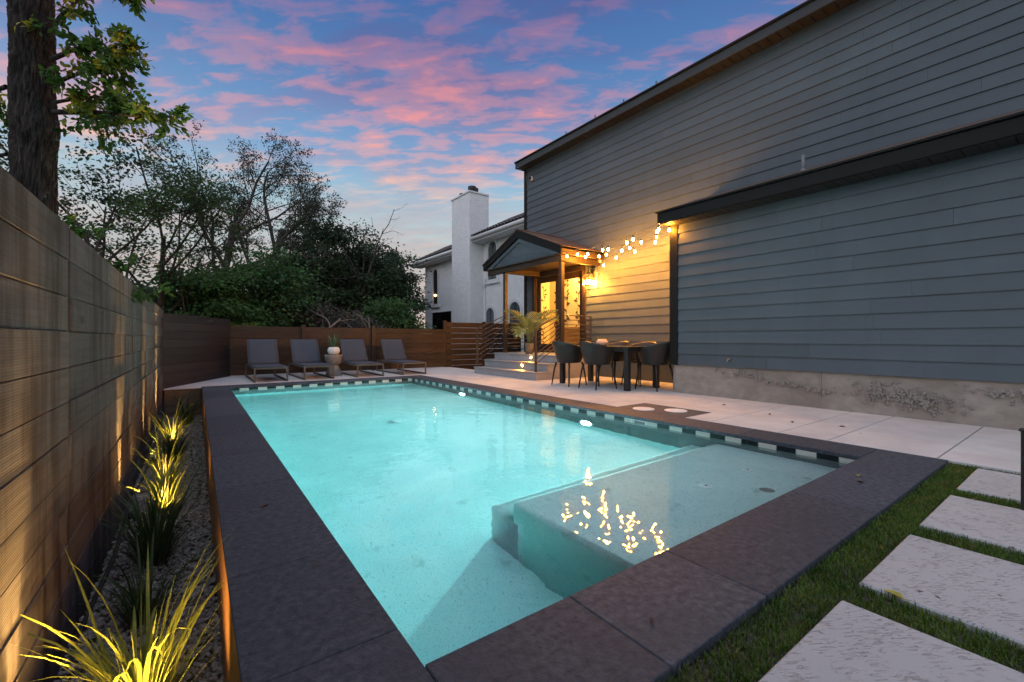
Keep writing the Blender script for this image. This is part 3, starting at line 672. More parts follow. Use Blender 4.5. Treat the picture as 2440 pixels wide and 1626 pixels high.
# ------------------------------------------------------------------ grass clumps with spike lights
def blade_mesh(p0, az, L, lift, w, curl, n=7, twist=0.0):
    """one arching strap leaf: starts steep, bends over"""
    v = []; p = np.array(p0, float); el = lift; s = np.array((-math.sin(az), math.cos(az), 0)); st = L / n
    for i in range(n + 1):
        u = i / n; ww = w * (0.65 + 0.6 * u if u < .35 else 0.86 * (1 - ((u - .35) / .65) ** 2.2) + 0.02)
        d = np.array((math.cos(az) * math.cos(el), math.sin(az) * math.cos(el), math.sin(el))); nn = np.cross(d, s)
        v += [p - s * ww, p + nn * ww * .35, p + s * ww]; p = p + d * st; el -= curl * (0.35 + 1.3 * u) / n
    f = []
    for i in range(n):
        a = i * 3; f += [[a, a + 1, a + 4, a + 3], [a + 1, a + 2, a + 5, a + 4]]
    return v, f
def clump(x, y, h, label, seed, bright, nb=22, nf=170, spread=0.05):
    rg = random.Random(seed); t = thing('grass_clump', label, 'ornamental grass', (x, y, GZ), 'grass clumps in the gravel bed')
    for k in range(nb):
        az = rg.uniform(0, 6.283); r0 = rg.uniform(0, spread); L = h * rg.uniform(.7, 1.15)
        v, f = blade_mesh((x + r0 * math.cos(az), y + r0 * math.sin(az), GZ - .01), az + rg.uniform(-.4, .4), L, R(rg.uniform(66, 88)), rg.uniform(.0055, .0095), R(rg.uniform(15, 135)))
        MB().add(v, f).build('blade', 'leaf_grass_lit' if bright else 'leaf_grass_unlit', t, True)
    for nm, mt, cnt, hh in (('undergrowth', 'leaf_grass_unlit' if not bright else 'leaf_grass_lit', nf, .75), ('dry_stems', 'leaf_straw', 60, .42)):
        m = MB()
        for k in range(cnt):
            az = rg.uniform(0, 6.283); r0 = rg.uniform(0, spread * 1.25); v, f = blade_mesh((x + r0 * math.cos(az), y + r0 * math.sin(az), GZ - .01), az, h * hh * rg.uniform(.5, 1.0), R(rg.uniform(48, 88)), rg.uniform(.0016, .0036), R(rg.uniform(10, 90)), 5)
            m.add(v, f)
        tag(m.build(nm, mt, t, True), kind='stuff')
    return t
clump(-0.15, 1.98, 0.62, 'bright grass clump in the foreground with long arching blades', 21, True, 38, 110, .06)
clump(-0.20, 2.72, 0.46, 'dim grass clump right behind the foreground clump', 22, False, 14, 140, .06)
clump(-0.20, 3.36, 0.62, 'dark green grass clump second from the camera', 23, False, 34, 240, .06)
clump(-0.19, 4.28, 0.52, 'glowing grass clump in the middle of the bed', 24, True, 20, 110, .055)
clump(-0.22, 5.05, 0.62, 'grass clump with tall bright blades beyond the middle one', 25, True, 12, 80, .05)
clump(-0.20, 6.05, 0.50, 'dark squat grass clump before the far glowing one', 26, False, 22, 240, .06)
clump(-0.24, 6.95, 0.64, 'far glowing grass clump with seed heads', 27, True, 22, 120, .055)
clump(-0.12, 8.55, 0.56, 'last dark grass clump at the timber end wall', 28, False, 20, 200, .06)
def spike_light(x, y, label, tilt, W, aim=(-0.2, 0.0), size=38):
    t = thing('spike_light', label, 'garden light', (x, y, GZ), 'up lights in the gravel bed')
    MB().lathe([(0.0, 0.0), (0.030, 0.0), (0.033, 0.055), (0.030, 0.058), (0.027, 0.052), (0.026, 0.048)], (x, y, GZ), 18).build('housing', 'black_metal', t, True)
    MB().lathe([(0.0, 0.044), (0.026, 0.044), (0.0, 0.047)], (x, y, GZ), 16).build('lens', 'spike_glow', t)
    d = bpy.data.lights.new('lamp', 'SPOT'); d.energy = W; d.color = (1.0, 0.52, 0.15); d.spot_size = R(size); d.spot_blend = 0.7; d.shadow_soft_size = 0.022
    o = bpy.data.objects.new('lamp', d); place(o, t); o.location = (0, 0, 0.062)
    v = Vector((aim[0], aim[1], 1.0)); o.rotation_euler = v.to_track_quat('-Z', 'Y').to_euler()
spike_light(-0.390, 1.96, 'garden up light at the fence below the foreground grass clump', 0, 340, (-0.02, 0.0), 32)
spike_light(-0.12, 1.52, 'garden up light in front of the foreground grass clump', 0, 150, (-0.05, 1.15), 80)
spike_light(-0.372, 4.27, 'garden up light at the fence by the middle grass clump', 0, 800, (-0.045, 0.02), 30)
spike_light(-0.17, 4.10, 'garden up light inside the middle grass clump', 0, 24, (0.0, 0.35), 120)
spike_light(-0.372, 6.09, 'garden up light at the fence by the dark squat clump', 0, 1000, (-0.040, 0.02), 26)
spike_light(-0.23, 6.76, 'garden up light inside the far glowing clump', 0, 34, (0.0, 0.35), 120)
spike_light(-0.378, 7.93, 'garden up light at the fence near the timber end wall', 0, 1800, (-0.035, 0.02), 22)
spike_light(-0.23, 4.86, 'garden up light before the clump with tall bright blades', 0, 36, (0.0, 0.5), 90)
t = thing('fieldstone', 'smooth pale stone lying by the hose at the fence foot', 'stone', (-0.37, 4.75, GZ))
MB().lathe([(0.0, -0.02), (0.05, -0.01), (0.062, 0.015), (0.045, 0.04), (0.0, 0.05)], (-0.37, 4.75, GZ), 14).build('body', 'pebble', t, True)

# ------------------------------------------------------------------ the grey house
W = 7.44; PITCH = 0.173
def siding_mesh(mat_):
    # lapped board, 1 m long, top tucked in, foot proud
    prof = [(0.0, 0.0), (-0.024, 0.0), (-0.0238, 0.003), (-0.007, PITCH + .018), (0.0, PITCH + .018)]
    m = MB().prism(prof, 'Y', -0.5, 0.5); return mesh_np('siding_board', m.v, m.f, mat_)
SID = siding_mesh('siding')
def lap(parent, X, y0, y1, z): obj_me('siding_board', SID, parent, (X, (y0 + y1) / 2, z), (0, 0, 0), (1, y1 - y0 - .002, 1))
DY0, DY1, DZ0, DZ1 = 7.25, 9.25, 0.505, 2.60            # door opening with its frame
def house():
    t = thing('grey_house', 'two storey house clad in slate grey lap siding with a low front wing', 'house', (7.44, 3, 0)); rg = random.Random(2)
    m = MB()                                             # main walls behind the boards
    m.box(W + .002, W + .15, -5.0, DY0, 0.0, 5.6); m.box(W + .002, W + .15, DY1, 9.60, 0.0, 5.6); m.box(W + .002, W + .15, DY0, DY1, DZ1, 5.6); m.box(W + .002, W + .15, DY0, DY1, 0.0, DZ0)
    m.box(W + .15, 14.0, 9.45, 9.60, -0.7, 5.6)
    wall = m.build('wall', 'siding', t)
    z = 0.45; k = 0
    while z < 5.55:
        segs = [(-5.0, 9.50)]
        if z + PITCH > DZ0 and z < DZ1 - .02: segs = [(-5.0, DY0), (DY1, 9.50)]
        for a, b in segs:
            if z < 3.2: a = max(a, 4.18)
            if b - a < .02: continue
            cuts = [a]; y = a + rg.uniform(0.8, 3.6)
            while y < b - .5: cuts.append(y); y += 3.66
            cuts.append(b)
            for c0, c1 in zip(cuts[:-1], cuts[1:]): lap(wall, W, c0, c1, z)
        z += PITCH; k += 1
    MB().box(W - .028, W + .06, 9.50, 9.63, -0.3, 5.54, .004).build('corner_trim', 'trim', wall)
    MB().box(W - .03, W, 4.18, 9.5, 5.50, 5.545, .003).build('frieze_board', 'siding', wall)
    # foundation
    MB().box(W + .02, W + .16, 4.1, 9.5, -0.7, 0.45).build('foundation', 'foundation', t)
    # wing
    WX = 6.20
    wg = MB().box(WX + .002, W, -5.0, 4.15, 0.445, 2.68).build('wing_wall', 'siding', t)
    z = 0.445
    while z < 2.62:
        cuts = [-5.0, -2.0 + rg.uniform(-.5, .5), 1.6 + rg.uniform(-1.2, 1.2), 4.03]
        for c0, c1 in zip(cuts[:-1], cuts[1:]): lap(wg, WX, c0, c1, z)
        z += PITCH
    MB().box(WX - .030, WX + .05, 4.03, 4.178, 0.44, 2.665, .004).build('corner_trim', 'trim', wg)
    MB().box(WX + .05, W, 4.15, 4.172, 0.45, 2.665).build('end_wall', 'siding', wg)
    # rough cast foundation of the wing, bulging and pitted
    nx, nz = 150, 14; rgn = np.random.default_rng(3); v = []; f = []
    ys = np.linspace(4.165, -3.0, nx); zs = np.linspace(-0.05, 0.446, nz); low = rgn.normal(0, 1, (nx, nz))
    for _ in range(3): low = (low + np.roll(low, 1, 0) + np.roll(low, -1, 0) + np.roll(low, 1, 1) + np.roll(low, -1, 1)) / 5
    for i, yy in enumerate(ys):
        for j, zz in enumerate(zs):
            rd = 0.05 * max(0, 1 - (4.165 - yy) / .06) ** 2; v.append((WX + .012 + rd - 0.012 * low[i, j] - 0.02 * (1 - zz / .45), yy - (0.0 if i else .0), zz))
    for i in range(nx - 1):
        for j in range(nz - 1): a = i * nz + j; f.append([a, a + 1, a + nz + 1, a + nz])
    fo = MB().add(v, f).build('wing_foundation', 'foundation', t, True)
    MB().box(WX + .07, W + .02, -3.0, 4.155, -0.7, 0.444).build('foundation_core', 'foundation', fo)
    MB().box(WX - .012, WX + .03, 2.085, 2.10, -.02, .44, .003).build('form_seam', 'foundation', fo)
    # honeycombed patches where the stones show
    m = MB(); rp = random.Random(9)
    for cy, cz, sy, sz, n_ in ((3.0, 0.36, .28, .03, 70), (2.55, 0.28, .25, .025, 60), (2.1, 0.22, .15, .02, 30), (1.45, .25, .32, .055, 190), (1.15, .20, .25, .05, 120), (0.55, .33, .25, .03, 80)):
        for _ in range(n_):
            yy = rp.gauss(cy, sy * .6); zz = min(.43, max(.03, rp.gauss(cz - (yy - cy) * -.12, sz))); r = rp.uniform(.006, .014)
            q, ff = cbox_vf((r * .6, r * rp.uniform(.8, 1.4), r * rp.uniform(.6, 1.1)), r * .4); a = rp.uniform(0, 3.1); ca, sa = math.cos(a), math.sin(a)
            q = np.array([(p[0], p[1] * ca - p[2] * sa, p[1] * sa + p[2] * ca) for p in q]); m.add(q + np.array((WX - .006 - .02 * (1 - zz / .45) + rp.uniform(-.004, .004), yy, zz)), ff)
    tag(m.build('exposed_stone', 'stone_table', fo), kind='stuff')
    # upper roof with fascia and slotted soffit
    rf = MB().prism([(7.17, 5.70), (13.5, 7.95), (13.5, 7.80), (7.17, 5.58)], 'Y', -5.0, 9.66).build('roof', 'shingle', t)
    MB().box(7.135, 7.165, -5.0, 9.665, 5.525, 5.675, .004).build('fascia', 'fascia_wood', rf); MB().box(7.10, 7.18, -5.0, 9.675, 5.678, 5.712, .004).build('drip_edge', 'trim', rf)
    MB().box(7.17, W, 9.62, 9.66, 5.535, 5.70, .003).build('end_board', 'fascia_wood', rf)
    y = 9.60
    while y > -3.0: piece('soffit_board', 'soffit', rf, 7.166, W - .004, y - .142, y, 5.53, 5.545, .004); y -= 0.15
    for yy in (5.2, 6.0, 6.8, 7.75): MB().box(7.24, 7.26, yy - .012, yy + .012, 5.70, 5.87, .002).build('bracket', 'pvc', rf)
    # wing roof: eave, fascia, soffit, flashing where it meets the wall
    s = 0.36; zt = 2.84
    wr = MB().prism([(5.92, zt + .004), (W, zt + s * (W - 5.88)), (W, zt + s * (W - 5.88) - .10), (5.92, zt - .06)], 'Y', -5.0, 4.21).build('wing_roof', 'shingle', t)
    MB().box(5.885, 5.912, -5.0, 4.205, 2.665, 2.815, .004).build('fascia', 'trim', wr)
    MB().prism([(5.90, 2.67), (WX, 2.67), (W, 2.67 + .55), (W, zt + s * (W - 5.9) - .02), (5.90, zt - .02)], 'Y', 4.182, 4.203).build('rake_board', 'trim', wr)
    MB().box(5.86, 5.95, -5.0, 4.225, 2.822, 2.850, .004).build('drip_edge', 'trim', wr)
    y = 4.175
    while y > -2.5: piece('soffit_board', 'soffit', wr, 5.914, WX - .004, y - .108, y, 2.655, 2.668, .004); y -= 0.115
    zf = zt + s * (W - 5.88); MB().prism([(W - .11, zf - .035), (W - .005, zf + .003), (W - .005, zf + .08), (W - .012, zf + .08), (W - .014, zf + .008), (W - .11, zf - .028)], 'Y', -5.0, 4.20).build('flashing', 'fascia_wood', wr)
    yv = 2.55; xv = 6.93; zv = zt + s * (xv - 5.88); MB().tube([(xv, yv, zv - .05), (xv, yv, zv + .225)], .024, 14).tube([(xv, yv, zv - .02), (xv, yv, zv + .03)], [.045, .027], 14).build('vent_pipe', 'pvc', wr, True)
    for k_ in range(9):                                   # courses of shingles that show at the eave
        x0 = 5.87 + k_ * .14; zz = zt + s * (x0 - 5.88); yy = 4.21
        while yy > 0.2:
            L = rg.uniform(.22, .34); piece_ = obj_me('shingle', piece_mesh((.085, L / 2 - .003, .004), .001, 'shingle'), wr, (x0 + .075, yy - L / 2, zz + .035), (0, -math.atan(s), 0)); yy -= L
    # hose bib by the corner
    return t
HOUSE = house()
t = thing('hose_tap', 'small outdoor tap on the wing wall above the foundation', 'tap', (6.18, 3.21, 0.55))
MB().lathe([(0.0, 0.0), (0.024, 0.0), (0.022, -0.012), (0.012, -0.016), (0.011, -0.05), (0.0, -0.052)], (6.18, 3.21, 0.56), 14, 'X').build('body', 'pvc', t, True)
MB().tube([(6.135, 3.21, 0.56), (6.125, 3.21, 0.54), (6.122, 3.21, 0.515)], .009, 8).build('spout', 'pvc', t, True); MB().tube([(6.15, 3.185, .585), (6.15, 3.235, .585)], .007, 8).build('handle', 'bronze_steel', t, True)
t = thing('security_camera', 'small dome camera with a looped cable high at the house corner', 'camera', (7.41, 9.30, 5.2))
MB().lathe([(0.0, 0.0), (0.055, 0.0), (0.055, -0.03), (0.045, -0.04), (0.0, -0.04)], (7.415, 9.28, 5.22), 18, 'X').build('mount', 'fitting_white', t, True)
MB().lathe([(0.04, -0.038), (0.042, -0.06), (0.03, -0.085), (0.0, -0.092)], (7.415, 9.28, 5.22), 18, 'X').build('dome', 'black_glass', t, True)
MB().tube([(7.40, 9.27, 5.18), (7.385, 9.30, 5.06), (7.39, 9.38, 4.99), (7.40, 9.45, 5.06), (7.40, 9.49, 5.3), (7.40, 9.48, 5.50)], .007, 6).build('cable', 'pvc', t, True)

def door():
    # french doors with two glazed leaves; the lit room behind them
    fr = MB(); fr.box(W - .045, W + .14, DY0, DY0 + .11, DZ0, DZ1, .005); fr.box(W - .045, W + .14, DY1 - .11, DY1, DZ0, DZ1, .005); fr.box(W - .045, W + .14, DY0 + .11, DY1 - .11, DZ1 - .12, DZ1, .005); fr.box(W - .05, W + .14, DY0 + .11, DY1 - .11, DZ0, DZ0 + .045, .004)
    d = fr.build('door_frame', 'door_wood', HOUSE)
    MB().box(W - .012, W + .14, DY0 + .11, DY0 + .13, DZ0 + .045, DZ1 - .12).build('door_stop', 'porch_wood', d); MB().box(W - .012, W + .14, DY1 - .13, DY1 - .11, DZ0 + .045, DZ1 - .12).build('door_stop', 'porch_wood', d)
    ym = (DY0 + DY1) / 2; a0, a1 = DY0 + .135, DY1 - .135
    for y0, y1 in ((a0, ym - .004), (ym + .004, a1)):
        m = MB(); zz0, zz1 = DZ0 + .05, DZ1 - .125; st = .125
        m.box(W + .03, W + .075, y0, y0 + st, zz0, zz1, .004); m.box(W + .03, W + .075, y1 - st, y1, zz0, zz1, .004); m.box(W + .032, W + .073, y0 + st, y1 - st, zz1 - .14, zz1, .003); m.box(W + .032, W + .073, y0 + st, y1 - st, zz0, zz0 + .17, .003)
        leaf = m.build('door_leaf', 'door_wood', HOUSE)
        MB().box(W + .050, W + .055, y0 + st - .004, y1 - st + .004, zz0 + .165, zz1 - .136).build('pane', 'glass', leaf)
    yh = ym + .05; MB().tube([(W + .03, yh, 1.52), (W - .02, yh, 1.52), (W - .025, yh + .09, 1.52)], .009, 8).build('handle', 'bronze_steel', leaf, True)
    # room
    r = MB(); X0, X1 = W + .155, W + .75; y0, y1, z0, z1 = DY0 - .9, 9.44, DZ0, 2.95
    r.add([(X1, y0, z0), (X1, y1, z0), (X1, y1, z1), (X1, y0, z1)], [(0, 1, 2, 3)]); r.add([(X0, y1, z0), (X1, y1, z0), (X1, y1, z1), (X0, y1, z1)], [(0, 1, 2, 3)]); r.add([(X0, y0, z0), (X1, y0, z0), (X1, y0, z1), (X0, y0, z1)], [(0, 1, 2, 3)]); r.add([(X0, y0, z1), (X1, y0, z1), (X1, y1, z1), (X0, y1, z1)], [(0, 1, 2, 3)])
    room = r.build('hallway', 'room_paper', HOUSE); MB().add([(X0, y0, z0 + .002), (X1, y0, z0 + .002), (X1, y1, z0 + .002), (X0, y1, z0 + .002)], [(0, 1, 2, 3)]).build('hallway_floor', 'room_wood', room)
    lm = MB().lathe([(0.0, 0.0), (.05, .005), (.075, .05), (.05, .10), (0.0, .11)], (W + .45, 8.0, 2.72), 18).build('ceiling_lamp', 'room_glow', HOUSE, True)
    # dark botanical print on the paper: sprigs, scrolls, hanging shapes
    rg = random.Random(14); m = MB(); xp = X1 - .006
    def leafp(y, z, a, L, w):
        n = 8; pts = []
        for k in range(n):
            u = 2 * math.pi * k / n; pts.append((y + L * .5 * math.cos(a) + L * .5 * math.cos(u) * math.cos(a) - w * math.sin(u) * math.sin(a), z + L * .5 * math.sin(a) + L * .5 * math.cos(u) * math.sin(a) + w * math.sin(u) * math.cos(a)))
        m.prism(pts, 'X', xp - .003, xp)
    def scroll(y, z, r, turns, sg, w=.012):
        m.tube([(xp, y + sg * (r * (1 - k / 22)) * math.cos(k * turns * .3), z + r * (1 - k / 22) * math.sin(k * turns * .3)) for k in range(20)], w * .6, 5)
    for y in np.arange(y0 + .25, y1, .42):
        z = .62
        while z < 2.75:
            m.tube([(xp, y + .03 * math.sin(z * 5 + k * .5), z + k * .09) for k in range(6)], .006, 4)
            for k in range(5): leafp(y + .02, z + .09 * k, rg.choice((-1, 1)) * rg.uniform(.3, .9) + (0 if rg.random() < .5 else math.pi), rg.uniform(.08, .15), rg.uniform(.018, .035))
            if rg.random() < .6: scroll(y + rg.uniform(-.08, .08), z + .2, rg.uniform(.06, .11), 1.2, rg.choice((-1, 1)))
            z += rg.uniform(.5, .65)
    m.build('wall_print', 'print_dark', room)
    m2 = MB(); yp = y1 - .004
    for x in (X0 + .14, X0 + .38):
        z = .75
        while z < 2.6:
            m2.tube([(x + .02 * math.sin(z * 4 + k), yp, z + k * .09) for k in range(6)], .006, 4)
            for k in range(5):
                a = rg.choice((.5, 2.6)) + rg.uniform(-.3, .3); L = rg.uniform(.09, .16); q = [(x, z + .09 * k), (x + L * .5 * math.cos(a) - .025 * math.sin(a), z + .09 * k + L * .5 * math.sin(a) + .025 * math.cos(a)), (x + L * math.cos(a), z + .09 * k + L * math.sin(a)), (x + L * .5 * math.cos(a) + .025 * math.sin(a), z + .09 * k + L * .5 * math.sin(a) - .025 * math.cos(a))]
                m2.prism(q, 'Y', yp - .003, yp)
            z += .58
    m2.build('wall_print', 'print_dark', room)
    c = MB(); c.box(W + .40, W + .72, 7.9, 8.5, DZ0 + .01, DZ0 + .66, .01); c.build('cabinet', 'room_wood', room)
door()

# porch: gable roof on two posts
GA, GB, GX = 6.70, 9.72, 6.15                            # eave ends along Y, front plane
def porch():
    ym = (GA + GB) / 2; ze, za = 2.79, 3.415; sl = (za - ze) / (ym - GA); an = math.atan(sl)
    rf = MB()
    for sg in (-1, 1):
        ye = ym + sg * (ym - GA); rf.prism([(ye, ze), (ym, za), (ym, za - .05), (ye, ze - .05)], 'X', GX - .03, W - .003)
    rf = rf.build('porch_roof', 'trim', HOUSE)
    for sg in (-1, 1):
        ye = ym + sg * (ym - GA); m = MB()               # rake boards and inner trim
        m.prism([(ye, ze - .012), (ym, za - .012), (ym, za - .175), (ye, ze - .155)], 'X', GX - .022, GX + .012); m.build('rake_board', 'trim', rf)
        m = MB(); m.prism([(ye - sg * .10, ze - .13), (ym, za - .19), (ym, za - .285), (ye - sg * .28, ze - .155)], 'X', GX + .02, GX + .045); m.build('gable_trim', 'siding', rf)
        MB().prism([(ye, ze - .015), (ye - sg * .03, ze - .005), (ye - sg * .03, ze - .165), (ye, ze - .155)], 'X', GX + .013, W - .004).build('fascia', 'porch_wood', rf)
    for k in range(5):                                    # gable boards
        z0 = 2.655 + k * .152; z1 = min(z0 + .150, za - .22); h0 = (za - .21 - z0) / sl; h1 = (za - .21 - z1) / sl
        if z1 - z0 < .02: continue
        MB().prism([(ym - h0, z0), (ym + h0, z0), (ym + max(h1, .01), z1), (ym - max(h1, .01), z1)], 'X', GX + .05 + .0, GX + .066 - .0).build('gable_board', 'siding', rf)
    MB().prism([(GA + .05, 2.63), (GB - .05, 2.63), (GB - .05, 2.652), (GA + .05, 2.652)], 'X', GX + .012, W - .004).build('ceiling', 'porch_wood', rf)
    MB().box(GX + .06, GX + .16, GA + .08, GB - .10, 2.50, 2.628, .004).box(GX + .16, W, GA + .12, GA + .22, 2.50, 2.628, .004).box(GX + .16, W, GB - .79, GB - .69, 2.50, 2.628, .004).build('beam', 'porch_wood', rf)
    # shingles, course by course on both slopes
    Ls = (ym - GA) / math.cos(an) + .04; rg = random.Random(7); n = 11
    for sg in (-1, 1):
        for c in range(n):
            u = c / n * Ls; y = ym + sg * ((ym - GA) + .03 - u * math.cos(an)); z = ze + .002 + (u - .03) * math.sin(an); x = GX - .045 - (c % 2) * .1
            while x < W - .02:
                L = rg.uniform(.18, .30); x1 = min(x + L, W - .005); xa = max(x, GX - .045)
                if x1 - xa > .03: obj_me('shingle', piece_mesh((round((x1 - xa) / 2, 2) - .002, .088, .0045), .001, 'shingle'), rf, ((xa + x1) / 2, y - sg * .075 * math.cos(an), z + .06 * math.sin(an) + .012), (-sg * an, 0, 0))
                x += L
    MB().prism([(ym - .11, za - .02), (ym, za + .028), (ym + .11, za - .02), (ym, za + .012)], 'X', GX - .05, W - .004).build('ridge_cap', 'shingle', rf)
    for y in (6.885, 8.965):
        p = MB().box(6.27, 6.36, y - .045, y + .045, 0.503, 2.50, .004).build('porch_post', 'porch_wood', HOUSE)
        MB().box(6.26, 6.37, y - .055, y + .055, 0.503, 0.53, .003).build('base_plate', 'bronze_steel', p)
porch()
def steps():
    t = thing('porch_steps', 'grey entry steps with two glowing riser lights leading to the glass doors', 'steps', (6.2, 8.1, 0)); Y0, Y1 = 6.86, 9.30
    hs = [(5.60, .165), (5.90, .333), (6.20, .500)]
    for i, (x, h) in enumerate(hs):
        xe = hs[i + 1][0] + .02 if i < 2 else W
        zb = hs[i - 1][1] if i else 0.0
        piece('riser', 'step_board', t, x, x + .02, Y0 + .012, Y1 - .012, zb + .002, h - .026, .002)
        if i < 2: piece('tread', 'step_board', t, x - .022, xe, Y0, Y1, h - .025, h, .005)
        else:
            for k in range(8): piece('deck_board', 'step_board', t, x - .022 + k * .1565, x - .022 + k * .1565 + .1535, Y0, Y1, h - .025, h, .004)
    for yy, nm in ((Y0, -1), (Y1, 1)):                   # clad sides
        for k in range(3):
            z0, z1 = k * .166 + .002, k * .166 + (.140 if k < 2 else .138); x0 = hs[k][0] + .021
            piece('side_board', 'siding' if nm > 0 else 'step_board', t, x0, W, yy + (.012 if nm < 0 else -.03), yy + (.03 if nm < 0 else -.012), z0, z1 + (.0 if k == 2 else .026), .002)
    for i, (x, yy, z) in enumerate(((6.20, 7.78, .425), (5.90, 7.72, .255))):
        l = MB().lathe([(.032, -.0005), (.042, -.0005), (.042, -.007), (.032, -.009)], (x, yy, z), 20, 'X').build('step_light', 'bronze_steel', t)
        MB().lathe([(0.0, -.001), (.0315, -.001), (.025, -.009), (0.0, -.012)], (x, yy, z), 18, 'X').build('lens', 'step_glow', l)
steps()
def railings():
    def rail(name, label, p, q, zb, zt, n, post=True, endpost=True, hp=None):
        t = thing(name, label, 'railing', (p[0], p[1], zb[0]))
        if post: piece('post', 'bronze_steel', t, p[0] - .02, p[0] + .02, p[1] - .02, p[1] + .02, zb[0] + .002, zt[0] - .012, .003)
        if endpost: piece('post', 'bronze_steel', t, q[0] - .02, q[0] + .02, q[1] - .02, q[1] + .02, zb[1] + .002, zt[1] - .012, .003)
        MB().bar((p[0] - .02 if q[0] > p[0] else p[0], p[1], zt[0]), (q[0], q[1], zt[1]), .042, .02, .004).build('handrail', 'bronze_steel', t)
        for k in range(n):
            u = (k + 1) / (n + 1); za = zt[0] + (zb[0] + .06 - zt[0]) * u; zc = zt[1] + (zb[1] + .06 - zt[1]) * u
            MB().tube([(p[0], p[1], za), (q[0], q[1], zc)], .009, 8).build('bar', 'bronze_steel', t, True)
    rail('stair_railing', 'steel stair railing with sloping bars on the side of the slat fence', (5.64, 9.22), (6.27, 8.985), (.165, .60), (1.10, 1.42), 7, True, False)
    rail('stair_railing', 'steel stair railing with sloping bars on the dining table side', (5.64, 6.93), (6.27, 6.90), (.165, .60), (1.06, 1.36), 7, True, False)
    rail('porch_railing', 'level steel railing closing the porch beside the wall lantern', (6.36, 6.89), (7.20, 6.89), (.50, .50), (1.36, 1.36), 7, False, True)
    rail('porch_railing', 'level steel railing closing the porch behind the potted palm', (6.36, 9.20), (7.38, 9.20), (.50, .50), (1.36, 1.36), 7, False, True)
railings()

# ------------------------------------------------------------------ lantern and string lights
def lantern():
    x, y, z = 7.27, 7.03, 2.05; t = thing('wall_lantern', 'blazing square glass lantern on the siding beside the doors', 'lantern', (x, y, z)); w = .085; h = .27
    MB().box(W - .045, W - .021, y - .05, y + .05, z + .16, z + .42, .004).build('back_plate', 'black_metal', t)
    MB().tube([(W - .03, y, z + .40), (x + .05, y, z + .44), (x, y, z + .40)], .010, 8).tube([(x, y, z + .40), (x, y, z + h + .04)], .008, 8).build('arm', 'black_metal', t, True)
    m = MB()
    for a in (-1, 1):
        for b in (-1, 1): m.box(x + a * w - .006, x + a * w + .006, y + b * w - .006, y + b * w + .006, z, z + h, .001)
    for zz in (z, z + h - .012):
        for a in (-1, 1): m.box(x + a * w - .005, x + a * w + .005, y - w, y + w, zz, zz + .012); m.box(x - w, x + w, y + a * w - .005, y + a * w + .005, zz + .0005, zz + .0115)
    m.build('cage', 'black_metal', t)
    MB().lathe([(.125, h + .0), (.125, h + .008), (.03, h + .055), (.0, h + .058)], (x, y, z), 4).build('cap', 'black_metal', t)
    for a in (-1, 1):
        MB().box(x + a * (w - .004) - .001, x + a * (w - .004) + .001, y - w + .008, y + w - .008, z + .012, z + h - .012).build('pane', 'glass', t); MB().box(x - w + .008, x + w - .008, y + a * (w - .004) - .001, y + a * (w - .004) + .001, z + .012, z + h - .012).build('pane', 'glass', t)
    for dx, dy in ((-.02, 0.02), (.025, -.02), (0.0, 0.035)): MB().lathe([(0.0, .06), (.011, .065), (.016, .10), (.012, .14), (0.0, .155)], (x + dx, y + dy, z), 12).build('bulb', 'lantern_glow', t, True)
lantern()
t = thing('junction_box', 'small pale outlet box on the siding above the lantern', 'outlet box', (7.40, 6.80, 2.66))
MB().box(W - .075, W - .02, 6.77, 6.84, 2.58, 2.72, .006).build('body', 'fitting_white', t); MB().box(W - .088, W - .076, 6.775, 6.835, 2.585, 2.715, .004).build('cover', 'pvc', t)
BULB = None
def string_light(label, pts, anchors):
    """pts: glowing bulbs; the cable sags from socket to socket a hand above them"""
    t = thing('string_lights', label, 'string lights', pts[0], 'strings of bulbs from the wing eave to the porch'); dz = .105
    cab = []; A = [np.array(anchors[0])] + [np.array(p) + (0, 0, dz) for p in pts] + [np.array(anchors[1])]
    for a, b in zip(A[:-1], A[1:]):
        L = np.linalg.norm(b - a)
        for k in range(6): u = k / 6; cab.append(a + (b - a) * u - np.array((0, 0, .07 * L * L * 4 * u * (1 - u) * .35)))
    cab.append(A[-1]); MB().tube(cab, .0045, 5).build('cable', 'rubber', t, True)
    for p in pts:
        x, y, z = p
        s = MB().tube([(x, y, z + dz), (x, y, z + .072)], .004, 6).lathe([(0.0, .072), (.014, .070), (.016, .035), (.013, .028), (0.0, .028)], (x, y, z), 12).build('socket', 'rubber', t, True)
        MB().lathe([(0.0, .028), (.012, .026), (.015, .012), (.0165, -.002), (.012, -.014), (.006, -.019), (0.0, -.020)], (x, y, z), 14).build('bulb', 'bulb_glow', s, True)
string_light('string of bulbs nearest the pool, from wing eave corner to the porch gable', [(6.10, 4.134, 2.580), (6.1, 4.33, 2.63), (6.1, 4.84, 2.56), (6.1, 4.975, 2.525), (6.12, 5.42, 2.485), (6.14, 5.57, 2.50), (6.2, 6.01, 2.50), (6.2, 6.29, 2.54), (6.15, 6.55, 2.54)], [(6.0, 4.02, 2.655), (6.16, 6.70, 2.66)])
string_light('middle string of bulbs hanging over the dining table', [(6.6, 4.72, 2.74), (6.7, 5.131, 2.641), (6.7, 5.397, 2.577), (6.7, 5.587, 2.56), (6.72, 6.0, 2.55), (6.75, 6.22, 2.55), (6.75, 6.61, 2.595)], [(6.45, 4.21, 2.80), (6.75, 6.70, 2.66)])
string_light('string of bulbs nearest the siding above the dining table', [(7.05, 5.05, 2.77), (7.1, 5.11, 2.69), (7.1, 5.59, 2.59), (7.1, 6.07, 2.54), (7.12, 6.43, 2.435)], [(6.95, 4.21, 2.95), (7.15, 6.70, 2.64)])

